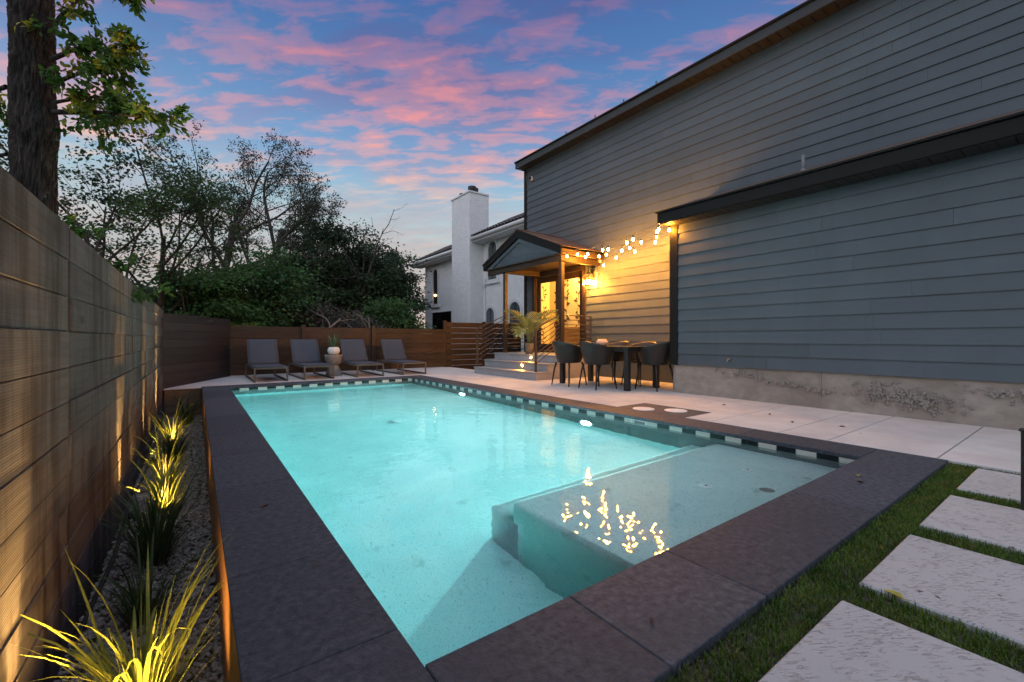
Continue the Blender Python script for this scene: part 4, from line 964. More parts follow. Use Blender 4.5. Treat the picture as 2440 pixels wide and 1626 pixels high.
# ------------------------------------------------------------------ potted palm, dining set
def frond(t, p, az, L, lift, curl, mat_='leaf_palm', nleaf=20, lw=.011, ll=.23):
    m = MB(); n = 12; pts = []; q = np.array(p, float); el = lift; s = np.array((-math.sin(az), math.cos(az), 0))
    dirs = []
    for i in range(n + 1):
        d = np.array((math.cos(az) * math.cos(el), math.sin(az) * math.cos(el), math.sin(el))); pts.append(q.copy()); dirs.append(d); q = q + d * L / n; el -= curl * (.2 + 1.6 * i / n) / n
    m.tube(pts, [.007 * (1 - .75 * i / n) for i in range(n + 1)], 5)
    for k in range(nleaf):
        u = .30 + .70 * k / (nleaf - 1); i = min(n - 1, int(u * n)); fr = u * n - i; c = pts[i] * (1 - fr) + pts[i + 1] * fr; d = dirs[i]; up = np.cross(s, d) * -1 if np.cross(s, d)[2] < 0 else np.cross(s, d)
        Lk = ll * (math.sin(math.pi * min(1, .18 + .80 * (u - .3) / .7)) * .8 + .25)
        for sg in (-1, 1):
            e = d * .62 + s * sg * .85 + up * .25; e /= np.linalg.norm(e); w = np.cross(e, up); w = w / np.linalg.norm(w) * lw
            mid = c + e * Lk * .5; tip = c + e * Lk + np.array((0, 0, -.35 * Lk)) * .6
            m.add([c - w * .3, c + w * .3, mid + w, tip, mid - w], [[0, 1, 2, 4], [4, 2, 3]])
    return m.build('frond', mat_, t, True)
def palm():
    x, y, z = 6.36, 8.05, .501; t = thing('potted_palm', 'leafy areca palm in a woven pot on the porch', 'palm', (x, y, z)); rg = random.Random(31)
    pot = MB().lathe([(0.0, 0.0), (.085, 0.0), (.098, .02), (.104, .25), (.098, .252), (.092, .22), (0.0, .22)], (x, y, z), 24).build('pot', 'wicker', t, True)
    MB().lathe([(0.0, .221), (.09, .221), (0.0, .228)], (x, y, z), 16).build('soil', 'soil', pot)
    for k in range(14):
        az = k * 2.4 + rg.uniform(-.3, .3); frond(t, (x + rg.uniform(-.03, .03), y + rg.uniform(-.03, .03), z + .22), az, rg.uniform(.80, 1.25), R(rg.uniform(62, 86)), R(rg.uniform(80, 165)), nleaf=18, lw=.017, ll=.30)
palm()
TZ = .722; TX0, TX1, TY0, TY1 = 5.66, 6.52, 4.60, 6.24
def table():
    t = thing('dining_table', 'long black outdoor dining table under the string lights', 'table', (6.09, 5.4, 0))
    MB().box(TX0, TX1, TY0, TY1, TZ - .018, TZ, .003).build('table_top', 'table_top', t)
    for x in (TX0 + .003, TX1 - .088):
        for y in (TY0 + .003, TY1 - .088): piece('leg', 'black_metal', t, x, x + .085, y, y + .085, .001, TZ - .019, .004)
    for a in ((TX0 + .088, TX1 - .088, TY0 + .02, TY0 + .045), (TX0 + .088, TX1 - .088, TY1 - .045, TY1 - .02), (TX0 + .02, TX0 + .045, TY0 + .088, TY1 - .088), (TX1 - .045, TX1 - .02, TY0 + .088, TY1 - .088)):
        piece('apron', 'black_metal', t, a[0], a[1], a[2], a[3], TZ - .085, TZ - .019, .003)
table()
def chair_proto():
    t = thing('dining_chair', 'x', 'chair', (0, 0, 0), 'bucket chairs around the dining table'); n, m_ = 44, 10; v = []
    def seat_r(th): return .215
    for j in range(m_ + 1):
        u = j / m_
        for i in range(n + 1):
            th = R(-152 + 304 * i / n); c = math.cos(th / 152 * 90 * math.pi / 180 / R(1) * R(1)) if False else math.cos(R(90) * (i / n * 2 - 1))
            top = .605 + .205 * (max(0, c) ** 1.25); z = .425 + (top - .425) * u
            r = .205 + .075 * u ** .8 ; rx = r * (1.0 + .10 * u); ry = r * 1.0
            v.append((-rx * math.cos(th) - .02 * u, ry * math.sin(th), z))
    f = [[j * (n + 1) + i, j * (n + 1) + i + 1, (j + 1) * (n + 1) + i + 1, (j + 1) * (n + 1) + i] for j in range(m_) for i in range(n)]
    me = mesh_np('shell', v, f, 'chair_shell', True); o = bpy.data.objects.new('shell', me); place(o, t); md = o.modifiers.new('solid', 'SOLIDIFY'); md.thickness = .011; md.offset = 0
    MB().lathe([(0.0, .418), (.15, .412), (.205, .420), (.222, .434), (.212, .446), (.14, .436), (0.0, .432)], (0, 0, 0), 36).build('seat', 'chair_shell', t, True)
    for a in (-1, 1):
        for b in (-1, 1):
            MB().tube([(a * .165, b * .165, .425), (a * .195, b * .185, .30), (a * .235, b * .215, .001)], [.020, .016, .011], 10).build('leg', 'chair_shell', t, True)
    return t
CH = chair_proto()
for k, (x, y, rz, lab) in enumerate(((5.56, 5.86, 3, 'black bucket chair on the pool side of the table, nearer the steps'), (5.58, 5.18, -4, 'black bucket chair on the pool side of the table, nearer the house wing'),
        (6.24, 4.50, 84, 'black bucket chair at the table end beside the concrete foundation'), (6.60, 5.10, 178, 'black bucket chair on the siding side of the table, nearer the wing'), (6.62, 5.72, 182, 'black bucket chair on the siding side of the table, nearer the doors'))):
    o = CH if k == 0 else copy_tree(CH); o.location = (x, y, 0.001); o.rotation_euler = (0, 0, R(rz)); o['label'] = lab
def bowl():
    x, y, z = 6.18, 5.62, TZ + .001; t = thing('succulent_pot', 'round terracotta pot of succulents on the dining table', 'plant pot', (x, y, z)); rg = random.Random(5)
    MB().lathe([(0.0, 0.0), (.075, 0.0), (.118, .045), (.112, .075), (.072, .125), (.064, .122), (.06, .105), (0.0, .105)], (x, y, z), 28).build('pot', 'clay', t, True)
    for k in range(26):
        az = rg.uniform(0, 6.28); r = rg.uniform(0, .05); v, f = blade_mesh((x + r * math.cos(az), y + r * math.sin(az), z + .10), az, rg.uniform(.05, .11), R(rg.uniform(35, 85)), rg.uniform(.006, .011), R(rg.uniform(-20, 50)), 4); MB().add(v, f).build('leaf', 'leaf_aloe', t, True)
bowl()
t = thing('trailing_plant', 'small grey green tabletop plant behind the terracotta pot', 'plant', (6.02, 5.80, TZ + .001)); rg = random.Random(8)
MB().lathe([(0.0, 0.0), (.035, 0.0), (.045, .05), (.04, .052), (0.0, .045)], (6.02, 5.80, TZ + .001), 16).build('pot', 'stone_table', t, True)
m = MB()
for k in range(60):
    az = rg.uniform(0, 6.28); v, f = blade_mesh((6.02 + .02 * math.cos(az), 5.80 + .02 * math.sin(az), TZ + .045), az, rg.uniform(.05, .11), R(rg.uniform(20, 85)), rg.uniform(.003, .006), R(rg.uniform(20, 90)), 4); m.add(v, f)
tag(m.build('leaves', 'leaf_grey', t, True), kind='stuff')

# ------------------------------------------------------------------ loungers, side table, aloe
def lounger_proto():
    t = thing('sun_lounger', 'x', 'sun lounger', (0, 0, 0), 'sun loungers along the back fence'); w, L, h = .60, 1.80, .285; b = .032
    for x in (0, w - b):
        m = MB(); m.box(x, x + b, 0, b, .001, h, .003); m.box(x, x + b, L - b, L, .001, h, .003); m.box(x, x + b, b, L - b, .001, .001 + b, .003); m.box(x + .0005, x + b - .0005, b, L - b, h - b, h, .003); m.build('side_frame', 'lounger_metal', t)
    for y in (0, 1.14, L - b): MB().box(b, w - b, y, y + b, h - b + .001, h - .001, .003).build('cross_bar', 'lounger_metal', t)
    m = MB(); n = 12
    def cloth(P, name):
        v = []
        for i in range(n + 1):
            for j in range(9):
                u, s = i / n, j / 8; p, q = np.array(P[0]), np.array(P[1]); c = p + (q - p) * u; sag = -.012 * math.sin(math.pi * s) * math.sin(math.pi * u)
                v.append((.012 + (w - .024) * s, c[0], c[1] + sag))
        f = [[i * 9 + j, i * 9 + j + 1, (i + 1) * 9 + j + 1, (i + 1) * 9 + j] for i in range(n) for j in range(8)]
        o = bpy.data.objects.new(name, mesh_np(name, v, f, 'sling', True)); place(o, t); md = o.modifiers.new('s', 'SOLIDIFY'); md.thickness = .012; md.offset = 1
    cloth(((.02, h + .004), (1.14, h + .004)), 'seat_sling'); cloth(((1.15, h + .012), (1.50, .832)), 'back_sling')
    m = MB()
    for x in (.006, w - .026): m.bar((x + .01, 1.15, h + .002), (x + .01, 1.505, .828), .022, .022, .003)
    m.bar((.02, 1.503, .825), (w - .02, 1.503, .825), .02, .02, .003); m.build('back_frame', 'lounger_metal', t)
    MB().tube([(.05, 1.38, .62), (.05, 1.62, h - .01)], .009, 8).tube([(w - .05, 1.38, .62), (w - .05, 1.62, h - .01)], .009, 8).tube([(.03, 1.62, h - .012), (w - .03, 1.62, h - .012)], .009, 8).build('prop', 'lounger_metal', t, True)
    return t
LO = lounger_proto()
for k, (x, lab) in enumerate(((.91, 'grey sling sun lounger nearest the angled fence'), (1.80, 'grey sling sun lounger just left of the hourglass table'), (2.87, 'grey sling sun lounger just right of the hourglass table'), (3.92, 'grey sling sun lounger nearest the entry steps'))):
    o = LO if k == 0 else copy_tree(LO); o.location = (x, 9.73, 0.001); o['label'] = lab; o.rotation_euler = (0, 0, R((0, .8, -.6, .5)[k]))
t = thing('side_table', 'hourglass shaped stone side table between two loungers', 'side table', (2.60, 10.62, 0))
MB().lathe([(0.0, .001), (.182, .001), (.184, .02), (.165, .07), (.118, .20), (.105, .245)], (2.60, 10.62, 0), 36).build('base', 'stone_table', t, True)
MB().lathe([(.105, .245), (.14, .27), (.175, .34), (.196, .44), (.20, .478), (.196, .482), (0.0, .482)], (2.60, 10.62, 0), 36).build('bowl', 'stone_table', t, True)
def aloe():
    x, y, z = 2.60, 10.62, .483; t = thing('potted_aloe', 'spiky aloe in a round white pot on the hourglass table', 'potted plant', (x, y, z)); rg = random.Random(3)
    pot = MB().lathe([(0.0, 0.0), (.07, 0.0), (.115, .03), (.136, .085), (.128, .135), (.10, .178), (.09, .178), (.085, .16), (0.0, .155)], (x, y, z), 32).build('pot', 'white_ceramic', t, True)
    MB().lathe([(0.0, .156), (.084, .158), (0.0, .164)], (x, y, z), 14).build('soil', 'soil', pot)
    for k in range(26):
        az = k * 2.4 + rg.uniform(-.2, .2); v, f = blade_mesh((x + .02 * math.cos(az), y + .02 * math.sin(az), z + .15), az, rg.uniform(.26, .40), R(rg.uniform(48, 86)), rg.uniform(.011, .017), R(rg.uniform(5, 60)), 7); MB().add(v, f).build('leaf', 'leaf_aloe', t, True)
aloe()

# ------------------------------------------------------------------ the white house next door
NX = 11.2
def neighbour():
    t = thing('stucco_house', 'white stucco house with dark tiled roof and arched windows beyond the fence', 'house', (NX, 18, -0.75)); zE = 5.42; zE2 = 5.1
    Y0, Y1 = 12.0, 24.3
    # openings as (y0, y1, z0, zspring, arched)
    wins = [(16.55, 17.25, 3.62, 5.02, True, 'window_glass_pale'), (22.55, 23.15, 2.85, 4.55, True, 'window_glass'), (19.75, 20.35, 2.95, 4.50, True, 'window_glass'), (16.75, 17.45, 0.55, 1.95, True, 'window_glass_pale'), (14.75, 15.55, 0.65, 2.05, True, 'window_glass_pale'), (19.65, 20.15, .5, 1.5, True, 'window_glass_pale')]
    wl = MB().box(NX, NX + 6, Y0, Y1, -0.75, zE).build('wall', 'stucco', t)
    for i, (a, b, z0, zs, ar, gl) in enumerate(wins):
        w = (b - a) / 2; c = (a + b) / 2; n = 14
        def outline(e): return [(c - w - e, z0 - e), (c + w + e, z0 - e)] + [(c + (w + e) * math.cos(math.pi * k / n), zs + (w + e) * math.sin(math.pi * k / n)) for k in range(n + 1)]
        o, i_ = outline(.13), outline(0.0); m = MB(); N = len(o)
        v = [(NX - .06, *p) for p in o] + [(NX - .06, *p) for p in i_] + [(NX + .02, *p) for p in o] + [(NX - .01, *p) for p in i_]
        f = [[k, (k + 1) % N, N + (k + 1) % N, N + k] for k in range(N)] + [[2 * N + k, 2 * N + (k + 1) % N, (k + 1) % N, k] for k in range(N)] + [[N + k, N + (k + 1) % N, 3 * N + (k + 1) % N, 3 * N + k] for k in range(N)]
        fr = m.add(v, f).build('window', 'white_trim', t)
        MB().prism(i_, 'X', NX - .012, NX - .004).build('pane', gl, fr)
        MB().box(NX - .03, NX - .013, c - .02, c + .02, z0, zs + w - .01).build('mullion', 'window_glass', fr)
        MB().box(NX - .10, NX, a - .2, b + .2, z0 - .21, z0 - .131, .01).build('sill', 'white_trim', fr)
    lampw = MB().lathe([(0.0, -.06), (.05, -.05), (.07, 0.0), (.05, .05), (0.0, .06)], (NX - .05, 22.85, 3.35), 10).build('lit_lamp', 'far_lamp', t, True)
    # near-black block painting the shade of the carport opening at the corner
    cp = MB().box(NX - .004, NX + .6, 21.0, 23.3, -.75, 2.35).build('carport_shade', 'black_glass', t)
    MB().box(NX - .05, NX - .005, 20.85, 23.45, 2.35, 2.45, .01).build('lintel', 'stucco', cp)
    # chimney
    ch = MB().box(10.4, NX + .3, 17.72, 19.45, -.75, 7.75, .02).build('chimney', 'stucco', t)
    MB().box(10.36, NX + .3, 17.68, 19.49, 7.75, 7.83, .01).build('cap', 'white_trim', ch)
    for y, x, r, h in ((18.0, 10.72, .20, .30), (18.25, 11.0, .20, .34), (18.95, 10.75, .17, .22)): MB().lathe([(r * .8, 0), (r * .8, h * .5), (r, h * .55), (r, h), (0, h)], (x, y, 7.83), 18).build('flue_cap', 'black_metal', ch)
    # roofs: near part over the right wall, farther part to the left of the chimney
    def roof(y0, y1, z, x0, rise):
        sl = rise; X1 = NX + 3.2; m = MB().prism([(x0, z), (X1, z + sl * (X1 - x0)), (X1, z + sl * (X1 - x0) - .15), (x0, z - .12)], 'Y', y0, y1); rf = m.build('roof', 'roof_tile', t)
        MB().tube([(x0 - .05, y0 - .02, z - .09), (x0 - .05, y1 + .02, z - .09)], .085, 10).build('gutter', 'white_trim', rf, True); MB().box(x0 + .02, NX, y0 + .02, y1 - .02, z - .24, z - .20).build('soffit', 'stucco', rf); MB().box(x0 + .0, x0 + .03, y0, y1, z - .22, z - .03).build('fascia', 'white_trim', rf)
        tm = MB(); n = 6                                   # half round clay tiles, course by course
        vv = []; L = .40
        for e in (0, 1):
            for k in range(n + 1): a = math.pi * k / n; vv.append((e * L, .105 * math.cos(a), .075 * math.sin(a) + (.02 if e == 0 else 0)))
        tm.add(vv, [[k, k + 1, n + 2 + k, n + 1 + k] for k in range(n)]); me = mesh_np('roof_tile', tm.v, tm.f, 'roof_tile', True)
        an = -math.atan(sl); y = y0 + .1
        while y < y1:
            for c in range(8): obj_me('roof_tile', me, rf, (x0 - .05 + c * .34 * math.cos(an), y, z + .01 + sl * c * .34 * math.cos(an)), (0, an, 0))
            y += .235
        return rf
    roof(11.9, 17.72, zE + .22, 10.55, .52); roof(19.45, 24.9, zE2 + .28, 10.55, .52)
    MB().tube([(NX - .05, 17.55, -.7), (NX - .05, 17.55, 3.3)], .03, 8).tube([(NX - .05, 17.55, 3.3), (NX - .05, 17.55, 3.75)], .06, 8).build('service_pipe', 'stucco', t, True)
neighbour()

# ------------------------------------------------------------------ trees and shrubs
def unit(v): return v / max(1e-9, np.linalg.norm(v))
def grow(rg, p, d, L, r, lev, S, segs, tips):
    n = S['n'][lev]; pts = [np.array(p, float)]; rad = [r]; dd = unit(np.array(d, float)); ds = [dd]
    for i in range(n):
        dd = unit(dd + rg.normal(0, S['wig'][lev], 3) + np.array((0, 0, S['up'][lev]))); pts.append(pts[-1] + dd * L / n); rad.append(r * (1 - (1 - S['taper'][lev]) * (i + 1) / n)); ds.append(dd)
    segs.append((pts, rad, S['sides'][lev]))
    if lev + 1 < len(S['n']):
        k = S['kids'][lev]; k = int(k + rg.uniform(-.3, .3) * k) if k > 3 else k
        for c in range(k):
            u = S['from'][lev] + (1 - S['from'][lev]) * (c + rg.uniform(.2, .9)) / k; i = min(n - 1, int(u * n)); f = u * n - i
            q = pts[i] * (1 - f) + pts[i + 1] * f; e = ds[min(i + 1, n)]
            ax = unit(np.cross(e, rg.normal(0, 1, 3))); an = R(S['ang'][lev] * rg.uniform(.7, 1.3)); nd_ = e * math.cos(an) + ax * math.sin(an)
            if S.get('flat'): nd_[2] = nd_[2] * S['flat']
            grow(rg, q, nd_, L * S['len'][lev] * (1.15 - .45 * u) * rg.uniform(.8, 1.2), rad[min(i, n)] * S['rr'][lev], lev + 1, S, segs, tips)
    else: tips.append((pts, ds))
def leaf_quads(P, D, size, w, droop, rg):
    """folded two-triangle leaves at P pointing along D"""
    n = len(P); s = np.cross(D, rg.normal(0, 1, (n, 3))); s /= np.maximum(1e-9, np.linalg.norm(s, axis=1))[:, None]; nn = np.cross(D, s)
    L = size[:, None]; tip = P + D * L; tip[:, 2] -= droop * size; mid = P + D * L * .48; ww = (size * w)[:, None]
    v = np.stack((P, mid + s * ww + nn * ww * .3, tip, mid - s * ww + nn * ww * .3), 1).reshape(-1, 3); o = np.arange(n)[:, None] * 4
    return v, np.concatenate((o + [0, 1, 2], o + [0, 2, 3]))
def np_obj(name, v, f, mat_, parent):
    v = v - np.array(origin(parent)); o = bpy.data.objects.new(name, mesh_np(name, v, f, mat_)); return place(o, parent)
def tree(name, label, base, S, L, r, seed, bark, leafm, nl, ls, lw=.3, dirv=(0, 0, 1), droop=.2, spread=.12, group=None, cat='tree', limbs=None, flat=None):
    rg = np.random.default_rng(seed); t = thing(name, label, cat, base, group); segs = []; tips = []
    if limbs:
        for (p, d, l_, r_) in limbs: grow(rg, np.array(base) + np.array(p), d, l_, r_, 0, S, segs, tips)
    else: grow(rg, base, dirv, L, r, 0, S, segs, tips)
    m = MB()
    for pts, rad, sd in segs: m.tube(pts, rad, sd, False)
    m.build('trunk', bark, t, True)
    if nl:
        P = []; D = []
        for pts, ds in tips:
            for _ in range(nl):
                u = rg.uniform(.1, 1) * (len(pts) - 1); i = min(len(pts) - 2, int(u)); f = u - i; P.append(pts[i] * (1 - f) + pts[i + 1] * f + rg.normal(0, spread * .35, 3) * ((1, 1, flat) if flat else 1)); D.append(unit(ds[i] * .6 + rg.normal(0, .75, 3) * ((1, 1, .35) if flat else 1)))
        P = np.array(P); D = np.array(D); sz = rg.uniform(.6, 1.25, len(P)) * ls; v, f = leaf_quads(P, D, sz, lw, droop, rg); np_obj('crown', v, f, leafm, t)
    return t
def shrub(name, label, c, rad, nc, per, ls, seed, leafm, bark='bark_grey', lw=.32, flat=.45, group=None, cat='shrub', ground=-.75, frond_like=False):
    """a bush or low tree: limbs fan out to clumps of leaves spread unevenly through its volume"""
    rg = np.random.default_rng(seed); base = (c[0], c[1], ground); t = thing(name, label, cat, base, group); m = MB(); P = []; D = []
    for k in range(nc):
        while True:
            q = rg.uniform(-1, 1, 3)
            if .25 < np.linalg.norm(q) < 1: break
        cc = np.array(c) + q * np.array(rad) * (0.85 + .25 * rg.random()); cr = rg.uniform(.16, .34) * min(rad)
        b = np.array(base) + rg.normal(0, .12, 3) * (1, 1, 0); mid = (b + cc) / 2 + rg.normal(0, .18 * min(rad), 3)
        if k % 2 == 0: m.tube([b, b * .4 + mid * .6 + rg.normal(0, .08, 3), mid, mid * .4 + cc * .6 + rg.normal(0, .08, 3), cc], [.05, .035, .025, .016, .006], 5, False)
        n = int(per * rg.uniform(.6, 1.4)); a = rg.normal(0, 1, (n, 3)) * cr * np.array((1.15, 1.15, flat)); P.append(cc + a); D.append(a * (1, 1, .3) + rg.normal(0, .5 * cr, (n, 3)))
        for s in range(5): e = cc + rg.normal(0, cr, 3) * (1.1, 1.1, .6); m.tube([cc, (cc + e) / 2 + rg.normal(0, .04, 3), e], [.008, .005, .002], 3, False)
    P = np.concatenate(P); D = np.concatenate(D); D /= np.maximum(1e-6, np.linalg.norm(D, axis=1))[:, None]; sz = rg.uniform(.6, 1.3, len(P)) * ls
    v, f = leaf_quads(P, D, sz, lw, .25, rg); m.build('trunk', bark, t, True); np_obj('crown', v, f, leafm, t); return t

def big_tree():
    # near trunk behind the fence, knotted, with one leafy branch reaching over
    bx, by = -1.09, 5.22; t = thing('shade_tree', 'thick dark barked tree trunk behind the weathered fence with a leafy branch', 'tree', (bx, by, -.75)); rg = np.random.default_rng(41)
    n, k = 300, 150; v = []; zs = np.linspace(-.75, 5.0, n); ph = rg.uniform(0, 6.28, 12)
    A = np.linspace(0, 2 * np.pi, k, endpoint=False)
    fur = rg.normal(0, 1, (n, k))                         # furrowed bark: noise drawn out along the stem
    for _ in range(6): fur = (fur + np.roll(fur, 1, 0) * 1.6 + np.roll(fur, -1, 0) * 1.6) / 4.2
    for _ in range(1): fur = (fur * 2 + np.roll(fur, 1, 1) + np.roll(fur, -1, 1)) / 4
    fur /= fur.std(); fur = -np.abs(fur) ** .8
    for i, z in enumerate(zs):
        cx = bx + .005 + .012 * math.sin(z * 1.1 + .4); cy = by + .03 * math.sin(z * .9); r = .134 * (1.12 - .03 * z) + .08 * math.exp(-((z + .75) / .4) ** 2)
        kn = .050 * math.exp(-((z - 2.60) / .15) ** 2) * np.maximum(0, np.cos(A - R(-40))) ** 2
        rr = r + kn + .017 * fur[i] + .008 * np.sin(A * 3 + z * 2.0 + ph[2]) + .005 * np.sin(A * 7 + z * 4 + ph[3])
        v += list(zip(cx + rr * np.cos(A), cy + rr * np.sin(A), np.full(k, z)))
    f = [[i * k + j, i * k + (j + 1) % k, (i + 1) * k + (j + 1) % k, (i + 1) * k + j] for i in range(n - 1) for j in range(k)]
    MB().add(v, f).build('trunk', 'bark', t, True)
    # limbs to the right (towards +X, slightly to the camera), drooping, with oval leaves in sprays
    P = []; D = []
    def limb(p, d, L, r, sub, seed_, up=-.03, leafy=1.0):
        m = MB(); g = np.random.default_rng(seed_); q = np.array(p, float); d = unit(np.array(d, float)); pts = [q]; N = 14
        for i in range(N): d = unit(d + g.normal(0, .10, 3) + np.array((0, 0, up))); q = q + d * L / N; pts.append(q)
        m.tube(pts, [r * (1 - .8 * i / N) for i in range(N + 1)], 6, False)
        for c in range(sub):
            u = .18 + .8 * c / sub; i = int(u * N); e = unit(d * .5 + g.normal(0, .65, 3) + (0, 0, .08)); l2 = L * g.uniform(.16, .34); w = pts[i]; tw = [w]
            for s in range(5): e = unit(e + g.normal(0, .13, 3) + np.array((0, 0, -.07))); w = w + e * l2 / 5; tw.append(w)
            m.tube(tw, [r * .22, r * .2, r * .16, r * .12, r * .09, r * .06], 4, False)
            for h in range(int(30 * leafy)):
                uu = g.uniform(.1, 1.0) * 5; ii = min(4, int(uu)); P.append(tw[ii] + (tw[ii + 1] - tw[ii]) * (uu - ii) + g.normal(0, .02, 3)); D.append(unit(e * .7 + g.normal(0, .6, 3)))
        m.build('limb', 'bark', t, True)
    ex = np.array((.81, -.59, 0))                         # image right
    limb((bx + .14, by - .10, 2.72), ex * .95 + (0, 0, .02), 1.05, .022, 22, 1)
    limb((bx + .15, by - .10, 2.80), ex * .9 + (0, 0, .16), .75, .014, 18, 11)
    limb((bx + .13, by - .10, 2.95), ex * .9 + (.0, 0, .25), .80, .018, 18, 2)
    limb((bx + .13, by - .10, 3.15), ex * .8 + (.1, .0, .42), .85, .02, 20, 3)
    limb((bx + .45, by - .50, 3.72), ex * .5 + (0, 0, -.12), .42, .012, 16, 4, -.05, 1.5)
    limb((bx + .10, by - .05, 3.35), ex * .6 + (0, 0, .75), .9, .02, 14, 5)
    limb((bx - .15, by + .05, 2.9), -ex * .9 + (0, 0, .12), .7, .018, 16, 6)
    limb((bx - .15, by + .05, 2.35), -ex * .9 + (0, 0, -.05), .6, .014, 6, 7)
    limb((bx + .15, by - .05, 1.75), ex * .9 + (0, 0, .25), .45, .010, 7, 8)
    limb((bx + .10, by + .1, 1.35), ex * .9 + (.15, .2, .02), .8, .010, 9, 9)
    limb((bx + .10, by + .1, 1.62), ex * .9 + (.15, .3, .06), .7, .010, 8, 10)
    P = np.array(P); D = np.array(D); n = len(P); sz = rg.uniform(.038, .070, n); s = np.cross(D, rg.normal(0, 1, (n, 3))); s /= np.linalg.norm(s, axis=1)[:, None]; nn = np.cross(D, s)
    prof = ((0, 0), (.25, .20), (.55, .25), (.82, .14), (1, 0)); cols = []
    for u, w in prof: cols.append((P + D * (sz * u)[:, None] - np.array((0, 0, 1)) * (sz * .12 * u * u)[:, None], w))
    V = [cols[0][0]]
    for c, w in cols[1:-1]: V += [c + s * (sz * w)[:, None] + nn * (sz * w * .25)[:, None], c, c - s * (sz * w)[:, None] + nn * (sz * w * .25)[:, None]]
    V.append(cols[-1][0]); v = np.stack(V, 1).reshape(-1, 3); o = np.arange(n)[:, None] * 11
    f = [o + q for q in ([0, 1, 2], [0, 2, 3], [1, 4, 5], [1, 5, 2], [2, 5, 6], [2, 6, 3], [4, 7, 8], [4, 8, 5], [5, 8, 9], [5, 9, 6], [7, 10, 8], [8, 10, 9])]
    np_obj('crown', v, np.concatenate(f), 'leaf_near', t)
big_tree()
MIM = dict(n=[7, 5, 4, 3], wig=[.05, .10, .13, .15], up=[.02, .05, .02, -.02], taper=[.55, .45, .4, .3], sides=[8, 6, 4, 3], kids=[6, 5, 4, 0], ang=[34, 46, 52, 0], len=[.72, .55, .55, 0], rr=[.6, .55, .5, 0])
MIM['from'] = [.42, .30, .2, 0]
tree('mimosa_tree', 'slim dark tree with layered lacy foliage leaning left behind the fence', (-1.35, 12.6, -.75), MIM, 4.0, .075, 51, 'bark', 'leaf_mimosa', 64, .085, .30, (-.10, 0, 1), .15, .42, 'trees beyond the fences', flat=.3)
tree('mimosa_tree', 'slim forked dark tree with layered lacy foliage above the angled fence', (-.72, 14.3, -.75), MIM, 4.2, .085, 52, 'bark', 'leaf_mimosa', 64, .09, .30, (.02, 0, 1), .15, .42, 'trees beyond the fences', flat=.3)
OAK = dict(n=[8, 6, 5, 4, 3], wig=[.06, .12, .16, .18, .2], up=[.02, .05, .05, .02, 0], taper=[.6, .45, .4, .35, .3], sides=[10, 7, 5, 3, 3], kids=[7, 7, 7, 5, 0], ang=[36, 42, 46, 50, 0], len=[.62, .58, .52, .5, 0], rr=[.55, .5, .48, .45, 0])
OAK['from'] = [.45, .30, .22, .15, 0]
tree('sparse_oak', 'tall sparse two trunked tree with bare crooked limbs against the sunset', (1.0, 21.6, -.75), OAK, 5, .2, 61, 'bark_grey', 'leaf_oak', 10, .078, .32, group='trees beyond the fences', spread=.16, limbs=[((-.2, 0, 0), (-.02, 0, 1), 6.3, .19), ((.3, 0, 0), (.42, -.1, .95), 6.6, .21)])
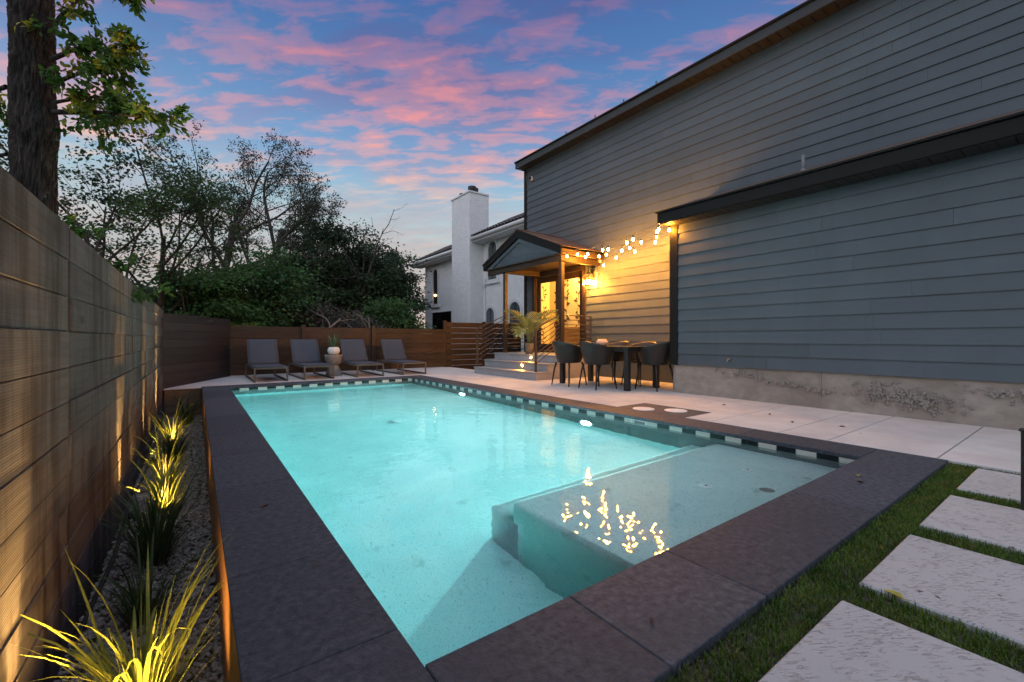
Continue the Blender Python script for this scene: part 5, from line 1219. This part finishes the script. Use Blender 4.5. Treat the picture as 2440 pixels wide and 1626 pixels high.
# the dark wall of growth behind the back fence, bush by bush
B = [('tall_shrub', 'leafy green shrub mass above the angled fence', (0.1, 15.2, 1.3), (1.6, 1.1, 1.8), 72, 230, .12, 'leaf_green'),
     ('tall_shrub', 'bright green layered shrub behind the leftmost lounger', (1.7, 16.0, 1.6), (1.5, 1.2, 2.1), 80, 240, .12, 'leaf_green'),
     ('tall_shrub', 'dark green shrub filling the gap left of the two trunked tree', (-1.8, 17.6, 1.1), (2.0, 1.2, 1.5), 54, 230, .14, 'leaf_dark'),
     ('tall_shrub', 'dusky green shrub under the two trunked tree', (3.5, 19.0, 2.3), (1.7, 1.4, 2.4), 74, 230, .14, 'leaf_dark'),
     ('tall_shrub', 'grey twiggy shrub behind the hourglass table', (3.5, 15.6, .8), (1.4, 1.0, 1.4), 44, 150, .10, 'leaf_grey'),
     ('tall_shrub', 'broad dark evergreen behind the middle loungers', (4.9, 19.2, 2.9), (2.1, 1.4, 2.9), 96, 240, .13, 'leaf_dark'),
     ('tall_shrub', 'grey leaved bush with tangled stems above the middle of the fence', (4.7, 15.6, .6), (1.2, .9, 1.2), 40, 160, .09, 'leaf_grey'),
     ('tall_shrub', 'dark rounded evergreen left of the white house', (7.0, 20.5, 2.8), (1.9, 1.3, 2.9), 86, 240, .13, 'leaf_dark'),
     ('tall_shrub', 'green bush just left of the white house corner', (6.2, 16.6, .9), (1.15, 1.0, 1.5), 50, 230, .11, 'leaf_green'),
     ('tall_shrub', 'pale grey airy tree top left of the junipers', (7.5, 23.5, 3.9), (1.6, 1.2, 1.6), 46, 130, .11, 'leaf_grey'),
     ('tall_shrub', 'distant dark thicket behind the slim forked tree', (-3.0, 24.0, 1.0), (3.6, 1.5, 1.9), 56, 220, .18, 'leaf_dark'),
     ('tall_shrub', 'distant dark thicket closing the view between the evergreens', (5.2, 26.0, 2.4), (3.0, 1.5, 3.2), 76, 220, .18, 'leaf_dark'),
     ('tall_shrub', 'distant dark thicket behind the white house corner', (9.2, 29.0, 2.8), (4.0, 1.5, 3.6), 76, 220, .2, 'leaf_dark'),
     ('tall_shrub', 'green shrub low behind the weathered fence beside the shade tree', (-3.4, 13.2, .7), (1.8, 1.2, 1.4), 46, 220, .12, 'leaf_green'),
     ('tall_shrub', 'dark shrub behind the weathered fence left of the shade tree trunk', (-6.0, 10.5, .9), (2.0, 1.6, 1.6), 46, 220, .13, 'leaf_dark'),
     ('low_shrub', 'yellow green shrub peeping over the fence at the corner', (1.05, 12.75, .75), (.55, .35, .55), 30, 120, .06, 'leaf_yellow'),
     ('low_shrub', 'grey brush tangled behind the middle fence post', (3.3, 13.2, .45), (.9, .5, .65), 26, 130, .06, 'leaf_grey')]
for i, (nm, lab, c, r_, nc, per, ls, mt) in enumerate(B): shrub(nm, lab, c, r_, nc, per, ls, 100 + i, mt, group='shrubs beyond the back fence')
def juniper(x, y, h, label, seed):
    rg = np.random.default_rng(seed); t = thing('juniper', label, 'tree', (x, y, -.75), 'junipers beside the white house'); m = MB(); m.tube([(x, y, -.75), (x, y, h * .6), (x + .1, y, h * .95)], [.16, .09, .02], 7, False); P = []; D = []
    for k in range(120):
        z = rg.uniform(.2, h); R0 = 1.15 * (1 - (z / h) ** 2.2) * rg.uniform(.4, 1) + .1; a = rg.uniform(0, 6.28); e = np.array((x + R0 * math.cos(a), y + R0 * math.sin(a), z)); tip = e + np.array((.15 * math.cos(a), .15 * math.sin(a), rg.uniform(.35, .75))); m.tube([(x, y, max(0, z - .5 - R0 * .5)), e, tip], [.02, .010, .003], 3, False)
        n = 120; u = rg.uniform(0, 1, n)[:, None]; P.append(e + (tip - e) * u + rg.normal(0, .10, (n, 3)) * (1.1 - u)); D.append(rg.normal(0, .35, (n, 3)) + (0, 0, 1))
    P = np.concatenate(P); D = np.concatenate(D); D /= np.linalg.norm(D, axis=1)[:, None]; v, f = leaf_quads(P, D, rg.uniform(.06, .14, len(P)), .22, 0, rg); m.build('trunk', 'bark', t, True); np_obj('crown', v, f, 'leaf_juniper', t)
juniper(9.0, 24.6, 5.6, 'dark spiky juniper left of the white house eave', 71); juniper(8.2, 25.4, 5.2, 'dark spiky juniper farther left beside the airy grey tree', 72); juniper(9.9, 26.0, 5.7, 'dark juniper tip showing over the white house roof', 73)
DEAD = dict(n=[6, 5, 4, 3], wig=[.10, .16, .2, .2], up=[.0, .0, 0, 0], taper=[.5, .45, .4, .3], sides=[6, 5, 4, 3], kids=[5, 4, 3, 0], ang=[40, 48, 50, 0], len=[.6, .55, .5, 0], rr=[.6, .55, .5, 0])
DEAD['from'] = [.25, .25, .2, 0]
tree('dead_branch', 'bare grey fallen limb above the fence between the loungers', (2.0, 12.9, .2), DEAD, 2.0, .05, 81, 'dead_wood', None, 0, .1, .3, (.75, .1, .85), cat='dead tree')
tree('dead_tree', 'bare dead tree top rising over the dark evergreens', (5.2, 18.6, 1.0), DEAD, 4.0, .07, 83, 'bark_grey', None, 0, .1, .3, (.38, 0, 1), cat='dead tree')
tree('dead_tree', 'bare twiggy sapling behind the grey bush', (4.3, 14.4, -.6), DEAD, 2.2, .04, 85, 'dead_wood', None, 0, .1, .3, (.1, 0, 1), cat='dead tree')
